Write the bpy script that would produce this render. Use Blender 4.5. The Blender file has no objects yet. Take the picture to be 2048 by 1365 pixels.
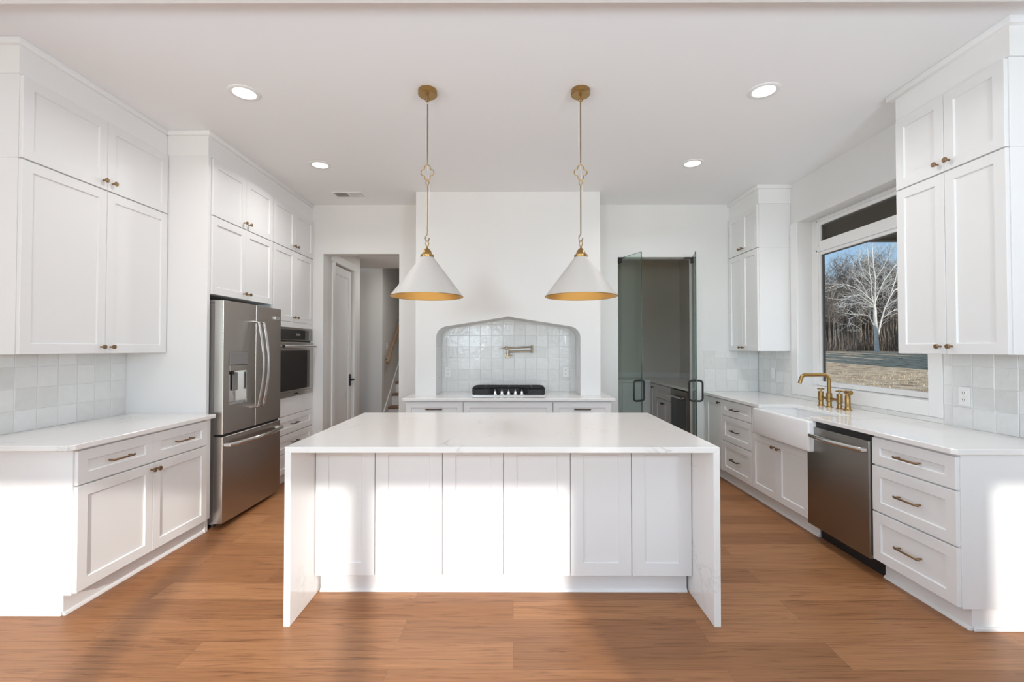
import bpy, bmesh, math, random
from mathutils import Vector, Matrix
random.seed(11)
sc = bpy.context.scene
COL = sc.collection
R = math.radians

# ------------------------------------------------------------------ camera
FPX = 910.0                      # focal length in pixels of a 2048 px wide frame
cd = bpy.data.cameras.new('camera')
cam = bpy.data.objects.new('camera', cd)
COL.objects.link(cam)
cd.sensor_width = 36.0
cd.lens = FPX / 2048 * 36.0
cd.clip_end = 600
cam.location = (0, 0, 1.42)
cam.rotation_euler = (R(90) + math.atan(14.5 / FPX), 0, math.atan(2.5 / FPX))
sc.camera = cam

# ------------------------------------------------------------------ world, sun, lights, exposure
sc.view_settings.view_transform = 'Standard'
sc.view_settings.look = 'None'
sc.view_settings.gamma = 1.0
sc.view_settings.use_curve_mapping = False
sc.view_settings.exposure = -0.14

world = bpy.data.worlds.new('sky')
sc.world = world
world.use_nodes = True
wn = world.node_tree.nodes
wl = world.node_tree.links
wn.clear()
wo = wn.new('ShaderNodeOutputWorld')
wb = wn.new('ShaderNodeBackground')
ws = wn.new('ShaderNodeTexSky')
ws.sky_type = 'NISHITA'
ws.sun_disc = False
ws.sun_elevation = R(22)
ws.sun_rotation = R(165)
ws.air_density = 1.3
ws.dust_density = 0.3
ws.ozone_density = 1.5
wb.inputs['Strength'].default_value = 0.22
wt = wn.new('ShaderNodeTexCoord'); wv = wn.new('ShaderNodeVectorMath'); wv.operation = 'ADD'
wv.inputs[1].default_value = (0, 0, 0.20)        # a deep clear-day sky down to the tree line
wz = wn.new('ShaderNodeVectorMath'); wz.operation = 'NORMALIZE'
wl.new(wt.outputs['Generated'], wv.inputs[0]); wl.new(wv.outputs[0], wz.inputs[0]); wl.new(wz.outputs[0], ws.inputs['Vector'])
wl.new(ws.outputs[0], wb.inputs[0])
wl.new(wb.outputs[0], wo.inputs[0])

SUN_DIR = Vector((-0.27, 1.0, -0.35)).normalized()
def light(name, kind, loc, energy, color=(1, 1, 1), direction=None, **kw):
    d = bpy.data.lights.new(name, kind)
    d.energy = energy
    d.color = color
    for k, v in kw.items():
        setattr(d, k, v)
    o = bpy.data.objects.new(name, d)
    COL.objects.link(o)
    o.location = loc
    if direction is not None:
        o.rotation_euler = Vector(direction).to_track_quat('-Z', 'Z').to_euler()
    return o
light('sun', 'SUN', (4, -12, 6), 4.3, (1.0, 0.95, 0.89), SUN_DIR, angle=R(1.0))
# daylight entering the patio door and side window behind the camera, and the sink window
DAY = (0.82, 0.92, 1.0)
light('daylight_patio_door', 'AREA', (0.12, -2.88, 1.40), 13, DAY, (0, 1, 0.10), shape='RECTANGLE', size=3.5, size_y=2.4)
light('daylight_side_window', 'AREA', (4.4, -2.88, 1.40), 12, DAY, (0, 1, 0.10), shape='RECTANGLE', size=1.2, size_y=2.4)
light('fill_rear_left', 'AREA', (-3.3, -2.88, 1.5), 10, DAY, (0, 1, 0.10), shape='RECTANGLE', size=1.6, size_y=2.2)  # added skylight fill at an invented left opening in the rear wall
light('fill_living_left', 'AREA', (-4.42, -0.45, 1.45), 70, DAY, (1, 0.12, 0.05), shape='RECTANGLE', size=2.2, size_y=2.1)  # added fill from an invented left-wall opening, brightens the right-hand cabinets
light('daylight_sink_window', 'AREA', (2.99, 3.87, 1.75), 4.5, (0.92, 0.96, 1.0), (-1, 0, 0), shape='RECTANGLE', size=1.15, size_y=1.15)
# two added fill lights behind the camera, aimed up to brighten the ceiling
for x_, w_ in ((-1.0, 46), (1.8, 62)):
    light('fill_ceiling', 'AREA', (x_, -0.45, 1.75), w_, (0.74, 0.88, 1.0), (-0.15 * x_, 1.0, 1.25), shape='DISK', size=0.6)
light('fill_hall', 'AREA', (-1.55, 6.95, 2.73), 9, (1.0, 0.97, 0.93), (0, 0, -1), shape='DISK', size=0.25)  # added unseen fill that brightens the hall walls
sc.cycles.diffuse_bounces = 8
sc.cycles.max_bounces = 16
sc.cycles.transparent_max_bounces = 24

# ------------------------------------------------------------------ materials
MATS = {}
def mat(name, col=(0.8, 0.8, 0.8), rough=0.5, metal=0.0, **kw):
    m = bpy.data.materials.new(name)
    m.use_nodes = True
    b = m.node_tree.nodes['Principled BSDF']
    b.inputs['Base Color'].default_value = (*col, 1)
    b.inputs['Roughness'].default_value = rough
    b.inputs['Metallic'].default_value = metal
    for k, v in kw.items():
        b.inputs[k.replace('_', ' ')].default_value = v
    MATS[name] = m
    return m
def nodes(m):
    return m.node_tree.nodes, m.node_tree.links, m.node_tree.nodes['Principled BSDF']
def ramp(n, stops):
    r = n.new('ShaderNodeValToRGB')
    cr = r.color_ramp
    while len(cr.elements) < len(stops):
        cr.elements.new(0.5)
    for e, (p, c) in zip(cr.elements, stops):
        e.position = p
        e.color = (*c, 1)
    return r
def add_bump(m, scale=40, strength=0.1, dist=0.002, detail=3, stretch=None):
    n, l, b = nodes(m)
    tc = n.new('ShaderNodeTexCoord')
    mp = n.new('ShaderNodeMapping')
    if stretch:
        mp.inputs['Scale'].default_value = stretch
    no = n.new('ShaderNodeTexNoise')
    no.inputs['Scale'].default_value = scale
    no.inputs['Detail'].default_value = detail
    bu = n.new('ShaderNodeBump')
    bu.inputs['Strength'].default_value = strength
    bu.inputs['Distance'].default_value = dist
    l.new(tc.outputs['Object'], mp.inputs[0]); l.new(mp.outputs[0], no.inputs['Vector'])
    l.new(no.outputs['Fac'], bu.inputs['Height']); l.new(bu.outputs[0], b.inputs['Normal'])
    return no

WALL = mat('wall_paint', (0.77, 0.77, 0.765), 0.62)
add_bump(WALL, 160, 0.06, 0.001)
CEIL = mat('ceiling_paint', (0.88, 0.89, 0.90), 0.8)
CAB = mat('cabinet_lacquer', (0.79, 0.79, 0.79), 0.36)
TRIM = mat('trim_paint', (0.82, 0.82, 0.815), 0.42)
GROUT = mat('grout', (0.84, 0.835, 0.82), 0.85)
OUTLET = mat('white_plastic', (0.86, 0.86, 0.85), 0.35)
PORC = mat('white_fireclay', (0.86, 0.86, 0.86), 0.13)
DARK = mat('dark_slot', (0.03, 0.03, 0.03), 0.6)
BLACK = mat('black_metal', (0.022, 0.022, 0.024), 0.42, 0.3)
IRON = mat('cast_iron', (0.018, 0.018, 0.019), 0.55, 0.1)
BGLASS = mat('black_glass', (0.006, 0.006, 0.007), 0.06)
PLASTIC = mat('grey_plastic', (0.22, 0.215, 0.21), 0.35)
DKPLASTIC = mat('black_plastic', (0.015, 0.015, 0.016), 0.5)
CHROME = mat('polished_steel', (0.72, 0.71, 0.70), 0.16, 1.0)
BRASS = mat('aged_brass', (0.40, 0.25, 0.095), 0.32, 1.0)
NICKEL = mat('warm_nickel', (0.36, 0.29, 0.215), 0.3, 1.0)
BRONZE = mat('champagne_bronze', (0.30, 0.20, 0.115), 0.38, 1.0)
DKBRONZE = mat('dark_bronze', (0.11, 0.085, 0.065), 0.4, 0.9)
GOLDLEAF = mat('gold_lining', (0.80, 0.50, 0.16), 0.42, 0.75)
SHADE = mat('shade_enamel', (0.53, 0.505, 0.48), 0.5)
SOFFIT = mat('soffit_paint', (0.115, 0.105, 0.095), 0.8)
WINDK = mat('dark_window_frame', (0.10, 0.10, 0.10), 0.5)
HALLWALL = mat('hall_paint', (0.74, 0.725, 0.70), 0.65)
PANTRYWALL = mat('pantry_paint', (0.74, 0.71, 0.66), 0.7)
CORD = mat('clear_cord', (0.72, 0.70, 0.66), 0.3)
RUBBER = mat('rubber', (0.03, 0.03, 0.03), 0.8)

def steel(name, col, rough, stretch):
    m = mat(name, col, rough, 1.0)
    n, l, b = nodes(m)
    tc = n.new('ShaderNodeTexCoord'); mp = n.new('ShaderNodeMapping')
    mp.inputs['Scale'].default_value = stretch
    no = n.new('ShaderNodeTexNoise'); no.inputs['Scale'].default_value = 1.0; no.inputs['Detail'].default_value = 2
    mr = n.new('ShaderNodeMapRange')
    mr.inputs['To Min'].default_value = rough - 0.01; mr.inputs['To Max'].default_value = rough + 0.015
    l.new(tc.outputs['Object'], mp.inputs[0]); l.new(mp.outputs[0], no.inputs['Vector'])
    l.new(no.outputs['Fac'], mr.inputs['Value']); l.new(mr.outputs[0], b.inputs['Roughness'])
    return m
STEEL = steel('brushed_steel', (0.45, 0.42, 0.39), 0.31, (2, 2, 160))
DKSTEEL = steel('dark_brushed_steel', (0.30, 0.275, 0.25), 0.34, (4, 4, 900))

def quartz():
    m = mat('white_quartz', (0.84, 0.83, 0.82), 0.13)
    n, l, b = nodes(m)
    geo = n.new('ShaderNodeNewGeometry')
    no = n.new('ShaderNodeTexNoise'); no.inputs['Scale'].default_value = 1.7; no.inputs['Detail'].default_value = 7
    no.inputs['Roughness'].default_value = 0.62
    if 'Distortion' in no.inputs: no.inputs['Distortion'].default_value = 0.7
    l.new(geo.outputs['Position'], no.inputs['Vector'])
    r = ramp(n, [(0.488, (0, 0, 0)), (0.5, (1, 1, 1)), (0.512, (0, 0, 0))])
    l.new(no.outputs['Fac'], r.inputs[0])
    n2 = n.new('ShaderNodeTexNoise'); n2.inputs['Scale'].default_value = 2.3; n2.inputs['Detail'].default_value = 3
    l.new(geo.outputs['Position'], n2.inputs['Vector'])
    r2 = ramp(n, [(0.50, (0, 0, 0)), (0.66, (1, 1, 1))])
    l.new(n2.outputs['Fac'], r2.inputs[0])
    mu = n.new('ShaderNodeMath'); mu.operation = 'MULTIPLY'
    l.new(r.outputs[0], mu.inputs[0]); l.new(r2.outputs[0], mu.inputs[1])
    mu2 = n.new('ShaderNodeMath'); mu2.operation = 'MULTIPLY'; mu2.inputs[1].default_value = 0.55
    l.new(mu.outputs[0], mu2.inputs[0])
    mx = n.new('ShaderNodeMix'); mx.data_type = 'RGBA'
    mx.inputs['A'].default_value = (0.835, 0.825, 0.81, 1); mx.inputs['B'].default_value = (0.50, 0.48, 0.46, 1)
    l.new(mu2.outputs[0], mx.inputs['Factor']); l.new(mx.outputs['Result'], b.inputs['Base Color'])
    return m
QUARTZ = quartz()

def tile():
    m = mat('zellige_tile', (0.78, 0.78, 0.765), 0.16)
    n, l, b = nodes(m)
    geo = n.new('ShaderNodeNewGeometry')
    r = ramp(n, [(0.0, (0.715, 0.715, 0.70)), (0.5, (0.775, 0.775, 0.765)), (1.0, (0.81, 0.81, 0.805))])
    l.new(geo.outputs['Random Per Island'], r.inputs[0])
    no = n.new('ShaderNodeTexNoise'); no.inputs['Scale'].default_value = 22; no.inputs['Detail'].default_value = 3
    l.new(geo.outputs['Position'], no.inputs['Vector'])
    mx = n.new('ShaderNodeMix'); mx.data_type = 'RGBA'; mx.blend_type = 'MULTIPLY'
    mx.inputs['Factor'].default_value = 0.25
    r2 = ramp(n, [(0.3, (0.85, 0.85, 0.84)), (0.7, (1, 1, 1))])
    l.new(no.outputs['Fac'], r2.inputs[0])
    l.new(r.outputs[0], mx.inputs['A']); l.new(r2.outputs[0], mx.inputs['B'])
    l.new(mx.outputs['Result'], b.inputs['Base Color'])
    bu = n.new('ShaderNodeBump'); bu.inputs['Strength'].default_value = 0.5; bu.inputs['Distance'].default_value = 0.006
    l.new(no.outputs['Fac'], bu.inputs['Height']); l.new(bu.outputs[0], b.inputs['Normal'])
    return m
TILE = tile()

def floor_mat():
    m = mat('oak_planks', (0.4, 0.25, 0.14), 0.40, 0.0, Specular_IOR_Level=0.35)
    n, l, b = nodes(m)
    geo = n.new('ShaderNodeNewGeometry')
    br = n.new('ShaderNodeTexBrick')
    br.inputs['Scale'].default_value = 1.0
    br.inputs['Brick Width'].default_value = 1.5
    br.inputs['Row Height'].default_value = 0.185
    br.inputs['Mortar Size'].default_value = 0.0009
    br.inputs['Mortar Smooth'].default_value = 0.3
    br.inputs['Color1'].default_value = (0, 0, 0, 1)
    br.inputs['Color2'].default_value = (1, 1, 1, 1)
    br.inputs['Mortar'].default_value = (0.5, 0.5, 0.5, 1)
    br.offset = 0.37; br.offset_frequency = 2
    l.new(geo.outputs['Position'], br.inputs['Vector'])
    # shift the grain from plank to plank
    sep = n.new('ShaderNodeSeparateXYZ'); l.new(geo.outputs['Position'], sep.inputs[0])
    sc1 = n.new('ShaderNodeMath'); sc1.operation = 'MULTIPLY'; sc1.inputs[1].default_value = 37.0
    l.new(br.outputs['Color'], sc1.inputs[0])
    cmb = n.new('ShaderNodeCombineXYZ')
    l.new(sep.outputs[0], cmb.inputs[0]); l.new(sep.outputs[1], cmb.inputs[1]); l.new(sc1.outputs[0], cmb.inputs[2])
    mp = n.new('ShaderNodeMapping'); mp.inputs['Scale'].default_value = (1.5, 24, 1)
    l.new(cmb.outputs[0], mp.inputs[0])
    g = n.new('ShaderNodeTexNoise'); g.inputs['Scale'].default_value = 1.6; g.inputs['Detail'].default_value = 7
    g.inputs['Roughness'].default_value = 0.6
    if 'Distortion' in g.inputs: g.inputs['Distortion'].default_value = 1.6
    l.new(mp.outputs[0], g.inputs['Vector'])
    mp2 = n.new('ShaderNodeMapping'); mp2.inputs['Scale'].default_value = (2.2, 95, 1)
    l.new(cmb.outputs[0], mp2.inputs[0])
    f = n.new('ShaderNodeTexNoise'); f.inputs['Scale'].default_value = 1.5; f.inputs['Detail'].default_value = 4
    l.new(mp2.outputs[0], f.inputs['Vector'])
    base = ramp(n, [(0.0, (0.295, 0.130, 0.053)), (0.5, (0.355, 0.162, 0.069)), (1.0, (0.415, 0.198, 0.087))])
    l.new(br.outputs['Color'], base.inputs[0])
    gr = ramp(n, [(0.30, (0.50, 0.45, 0.42)), (0.47, (0.98, 0.97, 0.96)), (0.62, (1.06, 1.07, 1.08))])
    l.new(g.outputs['Fac'], gr.inputs[0])
    fr = ramp(n, [(0.3, (0.80, 0.79, 0.78)), (0.6, (1.04, 1.04, 1.04))])
    l.new(f.outputs['Fac'], fr.inputs[0])
    m1 = n.new('ShaderNodeMix'); m1.data_type = 'RGBA'; m1.blend_type = 'MULTIPLY'; m1.inputs['Factor'].default_value = 0.8
    l.new(base.outputs[0], m1.inputs['A']); l.new(gr.outputs[0], m1.inputs['B'])
    m2 = n.new('ShaderNodeMix'); m2.data_type = 'RGBA'; m2.blend_type = 'MULTIPLY'; m2.inputs['Factor'].default_value = 0.9
    l.new(m1.outputs['Result'], m2.inputs['A']); l.new(fr.outputs[0], m2.inputs['B'])
    m3 = n.new('ShaderNodeMix'); m3.data_type = 'RGBA'
    m3.inputs['B'].default_value = (0.10, 0.055, 0.03, 1)
    fac = n.new('ShaderNodeMath'); fac.operation = 'MULTIPLY'; fac.inputs[1].default_value = 0.6
    l.new(br.outputs['Fac'], fac.inputs[0]); l.new(fac.outputs[0], m3.inputs['Factor'])
    l.new(m2.outputs['Result'], m3.inputs['A'])
    l.new(m3.outputs['Result'], b.inputs['Base Color'])
    bu = n.new('ShaderNodeBump'); bu.inputs['Strength'].default_value = 0.10; bu.inputs['Distance'].default_value = 0.002
    l.new(f.outputs['Fac'], bu.inputs['Height']); l.new(bu.outputs[0], b.inputs['Normal'])
    return m
FLOOR = floor_mat()

def wood(name, c0, c1, stretch):
    m = mat(name, c0, 0.45)
    n, l, b = nodes(m)
    tc = n.new('ShaderNodeTexCoord'); mp = n.new('ShaderNodeMapping'); mp.inputs['Scale'].default_value = stretch
    no = n.new('ShaderNodeTexNoise'); no.inputs['Scale'].default_value = 3; no.inputs['Detail'].default_value = 5
    r = ramp(n, [(0.3, c0), (0.7, c1)])
    l.new(tc.outputs['Object'], mp.inputs[0]); l.new(mp.outputs[0], no.inputs['Vector'])
    l.new(no.outputs['Fac'], r.inputs[0]); l.new(r.outputs[0], b.inputs['Base Color'])
    return m
OAK = wood('stair_oak', (0.20, 0.10, 0.055), (0.30, 0.16, 0.09), (2, 20, 20))
RAILOAK = wood('rail_oak', (0.36, 0.22, 0.12), (0.46, 0.29, 0.17), (20, 2, 20))

def glass(name, tint, edge=0.0, refl=1.0):
    m = bpy.data.materials.new(name); m.use_nodes = True
    n, l = m.node_tree.nodes, m.node_tree.links
    n.clear()
    out = n.new('ShaderNodeOutputMaterial'); mx = n.new('ShaderNodeMixShader')
    tr = n.new('ShaderNodeBsdfTransparent'); tr.inputs[0].default_value = (*tint, 1)
    gl = n.new('ShaderNodeBsdfGlossy'); gl.inputs['Roughness'].default_value = 0.0
    lw_ = n.new('ShaderNodeLayerWeight'); lw_.inputs['Blend'].default_value = 0.5
    pw = n.new('ShaderNodeMath'); pw.operation = 'POWER'; pw.inputs[1].default_value = 5.0
    mu = n.new('ShaderNodeMath'); mu.operation = 'MULTIPLY_ADD'; mu.inputs[1].default_value = 0.8 * refl; mu.inputs[2].default_value = 0.035 * refl
    l.new(lw_.outputs['Facing'], pw.inputs[0]); l.new(pw.outputs[0], mu.inputs[0]); l.new(mu.outputs[0], mx.inputs[0])
    l.new(tr.outputs[0], mx.inputs[1]); l.new(gl.outputs[0], mx.inputs[2]); l.new(mx.outputs[0], out.inputs[0])
    return m
WGLASS = glass('window_glass', (0.97, 0.98, 0.98), refl=0.35)
DGLASS = glass('door_glass', (0.86, 0.93, 0.90), refl=1.0)
GEDGE = mat('glass_edge', (0.02, 0.05, 0.045), 0.15)

def emit(name, col, s):
    m = mat(name, (0.8, 0.8, 0.8), 0.5)
    n, l, b = nodes(m)
    b.inputs['Emission Color'].default_value = (*col, 1)
    b.inputs['Emission Strength'].default_value = s
    return m
LENS = emit('light_lens', (1, 0.98, 0.95), 2.5)
BULB = emit('warm_bulb', (1.0, 0.75, 0.42), 6.0)
CLOCK = emit('oven_clock', (0.3, 0.5, 0.6), 0.02)

def noisy(name, stops, scale, rough=0.95, detail=6, coord='Position'):
    m = mat(name, stops[0][1], rough)
    n, l, b = nodes(m)
    geo = n.new('ShaderNodeNewGeometry')
    no = n.new('ShaderNodeTexNoise'); no.inputs['Scale'].default_value = scale; no.inputs['Detail'].default_value = detail
    no.inputs['Roughness'].default_value = 0.7
    l.new(geo.outputs['Position'], no.inputs['Vector'])
    r = ramp(n, stops); l.new(no.outputs['Fac'], r.inputs[0]); l.new(r.outputs[0], b.inputs['Base Color'])
    return m
GRASS = noisy('dry_lawn', [(0.38, (0.24, 0.13, 0.065)), (0.46, (0.62, 0.43, 0.25)), (0.60, (0.86, 0.66, 0.43))], 1.3, detail=9)
HILL = noisy('leaf_litter', [(0.35, (0.06, 0.045, 0.035)), (0.65, (0.13, 0.10, 0.08))], 0.5)
PALEBARK = noisy('pale_bark', [(0.3, (0.55, 0.51, 0.46)), (0.6, (0.80, 0.77, 0.72))], 1.5)
BARKS = [noisy('grey_bark', [(0.3, (0.13, 0.105, 0.085)), (0.7, (0.26, 0.22, 0.18))], 2.0),
         noisy('brown_bark', [(0.3, (0.14, 0.11, 0.09)), (0.7, (0.29, 0.245, 0.205))], 2.0)]
EVERGREEN = noisy('evergreen', [(0.3, (0.02, 0.04, 0.015)), (0.7, (0.05, 0.085, 0.03))], 2.0)
TUFT = noisy('straw', [(0.3, (0.45, 0.33, 0.19)), (0.7, (0.70, 0.58, 0.40))], 3.0)
BRUSH = noisy('bramble', [(0.3, (0.12, 0.09, 0.065)), (0.7, (0.26, 0.20, 0.15))], 2.0)

# ------------------------------------------------------------------ mesh helper
class MB:
    def __init__(s):
        s.bm = bmesh.new()
    def box(s, x0, x1, y0, y1, z0, z1, bev=0.0, seg=1, rot=None, about=None):
        bm = s.bm
        v = [bm.verts.new((x, y, z)) for x in (x0, x1) for y in (y0, y1) for z in (z0, z1)]
        F = [(0, 1, 3, 2), (4, 6, 7, 5), (0, 4, 5, 1), (2, 3, 7, 6), (0, 2, 6, 4), (1, 5, 7, 3)]
        fs = [bm.faces.new([v[i] for i in f]) for f in F]
        if bev > 0:
            es = list({e for f in fs for e in f.edges})
            r = bmesh.ops.bevel(bm, geom=es, offset=bev, segments=seg, profile=0.5, affect='EDGES')
            v = list({w for f in r['faces'] for w in f.verts} | {w for w in v if w.is_valid})
        if rot is not None:
            bmesh.ops.rotate(bm, verts=[w for w in v if w.is_valid], cent=Vector(about), matrix=rot)
        return s
    def prism(s, poly, axis, a0, a1, bev=0.0):
        """poly: 2D points; axis x -> (y,z), y -> (x,z), z -> (x,y)"""
        bm = s.bm
        def P(p, a):
            return {'x': (a, p[0], p[1]), 'y': (p[0], a, p[1]), 'z': (p[0], p[1], a)}[axis]
        A = [bm.verts.new(P(p, a0)) for p in poly]
        B = [bm.verts.new(P(p, a1)) for p in poly]
        n = len(poly)
        fs = [bm.faces.new(A), bm.faces.new(B[::-1])]
        for i in range(n):
            fs.append(bm.faces.new((A[i], B[i], B[(i + 1) % n], A[(i + 1) % n])))
        bmesh.ops.recalc_face_normals(bm, faces=fs)
        if bev > 0:
            es = list({e for f in fs[:2] for e in f.edges})
            bmesh.ops.bevel(bm, geom=es, offset=bev, segments=1, affect='EDGES')
        return s
    def tube(s, pts, r, n=10, closed=False, cap=True, flat=None):
        bm = s.bm
        pts = [Vector(p) for p in pts]
        N = len(pts)
        rs = r if isinstance(r, (list, tuple)) else [r] * N
        T = []
        for i in range(N):
            a = pts[(i - 1) % N] if (closed or i > 0) else pts[i]
            b = pts[(i + 1) % N] if (closed or i < N - 1) else pts[i]
            T.append((b - a).normalized())
        ref = Vector((0, 0, 1)) if abs(T[0].z) < 0.9 else Vector((1, 0, 0))
        U = (ref - T[0] * ref.dot(T[0])).normalized()
        rings = []
        for i in range(N):
            U = (U - T[i] * U.dot(T[i])).normalized()
            V = T[i].cross(U)
            fu, fv = flat or (1, 1)
            rings.append([bm.verts.new(pts[i] + (U * math.cos(2 * math.pi * k / n) * fu + V * math.sin(2 * math.pi * k / n) * fv) * rs[i])
                          for k in range(n)])
        for i in range(N if closed else N - 1):
            a, b = rings[i], rings[(i + 1) % N]
            for k in range(n):
                bm.faces.new((a[k], a[(k + 1) % n], b[(k + 1) % n], b[k]))
        if cap and not closed:
            bm.faces.new(rings[0][::-1]); bm.faces.new(rings[-1])
        return s
    def cyl(s, p0, p1, r0, r1=None, n=24):
        return s.tube([p0, p1], [r0, r0 if r1 is None else r1], n)
    def lathe(s, prof, c, n=40, axis='z'):
        """prof: (radius, height) list; open ends stay open unless radius 0"""
        bm = s.bm
        c = Vector(c)
        def P(r, h, a):
            x, y = r * math.cos(a), r * math.sin(a)
            return c + {'z': Vector((x, y, h)), 'y': Vector((x, h, y)), 'x': Vector((h, x, y))}[axis]
        rings = []
        for r, h in prof:
            if r < 1e-6:
                rings.append([bm.verts.new(P(0, h, 0))])
            else:
                rings.append([bm.verts.new(P(r, h, 2 * math.pi * k / n)) for k in range(n)])
        fs = []
        for a, b in zip(rings, rings[1:]):
            for k in range(n):
                k2 = (k + 1) % n
                if len(a) == 1 and len(b) == 1: continue
                if len(a) == 1: fs.append(bm.faces.new((a[0], b[k2], b[k])))
                elif len(b) == 1: fs.append(bm.faces.new((a[k], a[k2], b[0])))
                else: fs.append(bm.faces.new((a[k], a[k2], b[k2], b[k])))
        bmesh.ops.recalc_face_normals(bm, faces=fs)
        return s
    def shaker(s, x0, x1, z0, z1, y=0.0, t=0.02, st=0.058, rec=0.009):
        """shaker front: outer face at y-t, back at y"""
        bm = s.bm
        yf = y - t
        c = 0.0015
        def ring(i, yy):
            return [bm.verts.new(p) for p in ((x0 + i, yy, z0 + i), (x1 - i, yy, z0 + i), (x1 - i, yy, z1 - i), (x0 + i, yy, z1 - i))]
        rr = [ring(0, y), ring(0, yf + c), ring(c, yf)]
        if st > 0:
            rr += [ring(st, yf), ring(st + 0.004, yf + rec)]
        fs = [bm.faces.new(rr[0][::-1])]
        for a, b in zip(rr, rr[1:]):
            for k in range(4):
                fs.append(bm.faces.new((a[k], a[(k + 1) % 4], b[(k + 1) % 4], b[k])))
        fs.append(bm.faces.new(rr[-1]))
        bmesh.ops.recalc_face_normals(bm, faces=fs)
        return s
    def build(s, name, m, parent=None, world=False, smooth=True, angle=35):
        if world and parent is not None:
            o = Vector(parent.location)
            p = parent.parent
            while p is not None:
                o += p.location; p = p.parent
            for v in s.bm.verts: v.co -= o
        me = bpy.data.meshes.new(name)
        s.bm.to_mesh(me); s.bm.free()
        me.materials.append(m)
        if smooth:
            for p in me.polygons: p.use_smooth = True
            me.set_sharp_from_angle(angle=R(angle))
        ob = bpy.data.objects.new(name, me)
        COL.objects.link(ob)
        if parent is not None: ob.parent = parent
        return ob

def rebase(o):
    """move the origin of a top-level mesh to the middle of its base"""
    vs = [v.co for v in o.data.vertices]
    lo = [min(v[i] for v in vs) for i in range(3)]; hi = [max(v[i] for v in vs) for i in range(3)]
    c = Vector(((lo[0] + hi[0]) / 2, (lo[1] + hi[1]) / 2, lo[2]))
    o.data.transform(Matrix.Translation(-c)); o.location = c
    return o
def tag(o, label, cat, group=None, kind=None):
    o['label'] = label; o['category'] = cat
    if group: o['group'] = group
    if kind: o['kind'] = kind
    return o
def thing(name, label, cat, loc=(0, 0, 0), rz=0.0, group=None):
    o = bpy.data.objects.new(name, None)
    o.empty_display_size = 0.05
    COL.objects.link(o)
    o.location = loc; o.rotation_euler = (0, 0, R(rz))
    return tag(o, label, cat, group)
def single(name, mb, m, label, cat, group=None, kind=None, **kw):
    return tag(rebase(mb.build(name, m, **kw)), label, cat, group, kind)
def struct(name, mb, m, label=None, **kw):
    o = rebase(mb.build(name, m, **kw)); o['kind'] = 'structure'
    if label: o['label'] = label
    o['category'] = name.split('_')[0]
    return o
def copy_tree(o, parent=None):
    c = o.copy(); COL.objects.link(c)
    if parent is not None: c.parent = parent
    for ch in list(o.children): copy_tree(ch, c)
    return c
def cut(o, boxes):
    """carve boxes (x0,x1,y0,y1,z0,z1) out of a mesh object, in its own space"""
    for bx in boxes:
        k = MB().box(*bx).build('cutter', DARK, smooth=False)
        k.matrix_world = o.matrix_world.copy()
        mod = o.modifiers.new('cut', 'BOOLEAN'); mod.operation = 'DIFFERENCE'; mod.solver = 'EXACT'
        k.parent = o.parent; k.location = o.location; k.rotation_euler = o.rotation_euler
        mod.object = k
        dg = bpy.context.evaluated_depsgraph_get(); dg.update()
        me = bpy.data.meshes.new_from_object(o.evaluated_get(dg))
        o.modifiers.clear(); o.data = me
        bpy.data.objects.remove(k)
    return o

# ------------------------------------------------------------------ the room
CZ = 3.115
BW = 5.35            # back wall, kitchen side
LX, RX = -3.0, 2.88  # side walls
struct('floor', MB().box(-4.7, 5.4, -3.1, 12.0, -0.12, 0.0), FLOOR, 'mid-brown oak plank floor')
struct('ceiling', MB().box(-4.7, 5.4, -3.1, BW + 0.14, CZ, CZ + 0.2), CEIL, 'flat white kitchen ceiling')
struct('wall_left', MB().box(LX - 0.15, LX, 1.62, BW + 0.14, 0, CZ), WALL)
w = MB()
WY0, WY1, WZ0, WZ1 = 3.15, 4.60, 1.05, 2.70     # sink window opening
w.box(RX, RX + 0.18, 1.62, WY0, 0, CZ); w.box(RX, RX + 0.18, WY1, 8.0, 0, CZ)
w.box(RX, RX + 0.18, WY0, WY1, 0, WZ0); w.box(RX, RX + 0.18, WY0, WY1, WZ1, CZ)
struct('wall_right', w, WALL)
w = MB()
HX0, HX1, HZ = -2.24, -1.345, 2.535            # hall opening
PX0, PX1, PZ = 1.232, 2.125, 2.495             # pantry opening
w.box(LX, HX0, BW, BW + 0.14, 0, CZ); w.box(HX1, PX0, BW, BW + 0.14, 0, CZ)
w.box(PX1, RX, BW, BW + 0.14, 0, CZ)
w.box(HX0, HX1, BW, BW + 0.14, HZ, CZ); w.box(PX0, PX1, BW, BW + 0.14, PZ, CZ)
struct('wall_back', w, WALL)
# living room behind the camera, with its glazed doors and side window
w = MB()
RY = -2.95
wins = [(-4.2, -2.5, 0.3, 2.6), (-1.65, -0.58, 0.02, 2.6), (-0.445, 0.59, 0.02, 2.6), (0.71, 1.85, 0.02, 2.6), (3.83, 5.05, 0.02, 2.6)]  # leftmost opening is invented, lets in extra skylight
xs = -4.5
for a, b_, z0, z1 in wins:
    w.box(xs, a, RY - 0.12, RY, 0, CZ)
    if z0 > 0: w.box(a, b_, RY - 0.12, RY, 0, z0)
    w.box(a, b_, RY - 0.12, RY, z1, CZ); xs = b_
w.box(xs, 5.2, RY - 0.12, RY, 0, CZ)
struct('wall_rear', w, WALL)
struct('wall_living_left', MB().box(-4.65, -4.5, RY, -1.6, 0, CZ).box(-4.65, -4.5, 0.7, 1.62, 0, CZ).box(-4.65, -4.5, -1.6, 0.7, 0, 0.35).box(-4.65, -4.5, -1.6, 0.7, 2.55, CZ), WALL)  # opening added to go with the fill light from the left
struct('wall_living_right', MB().box(5.2, 5.35, RY, 1.62, 0, CZ), WALL)
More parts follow.
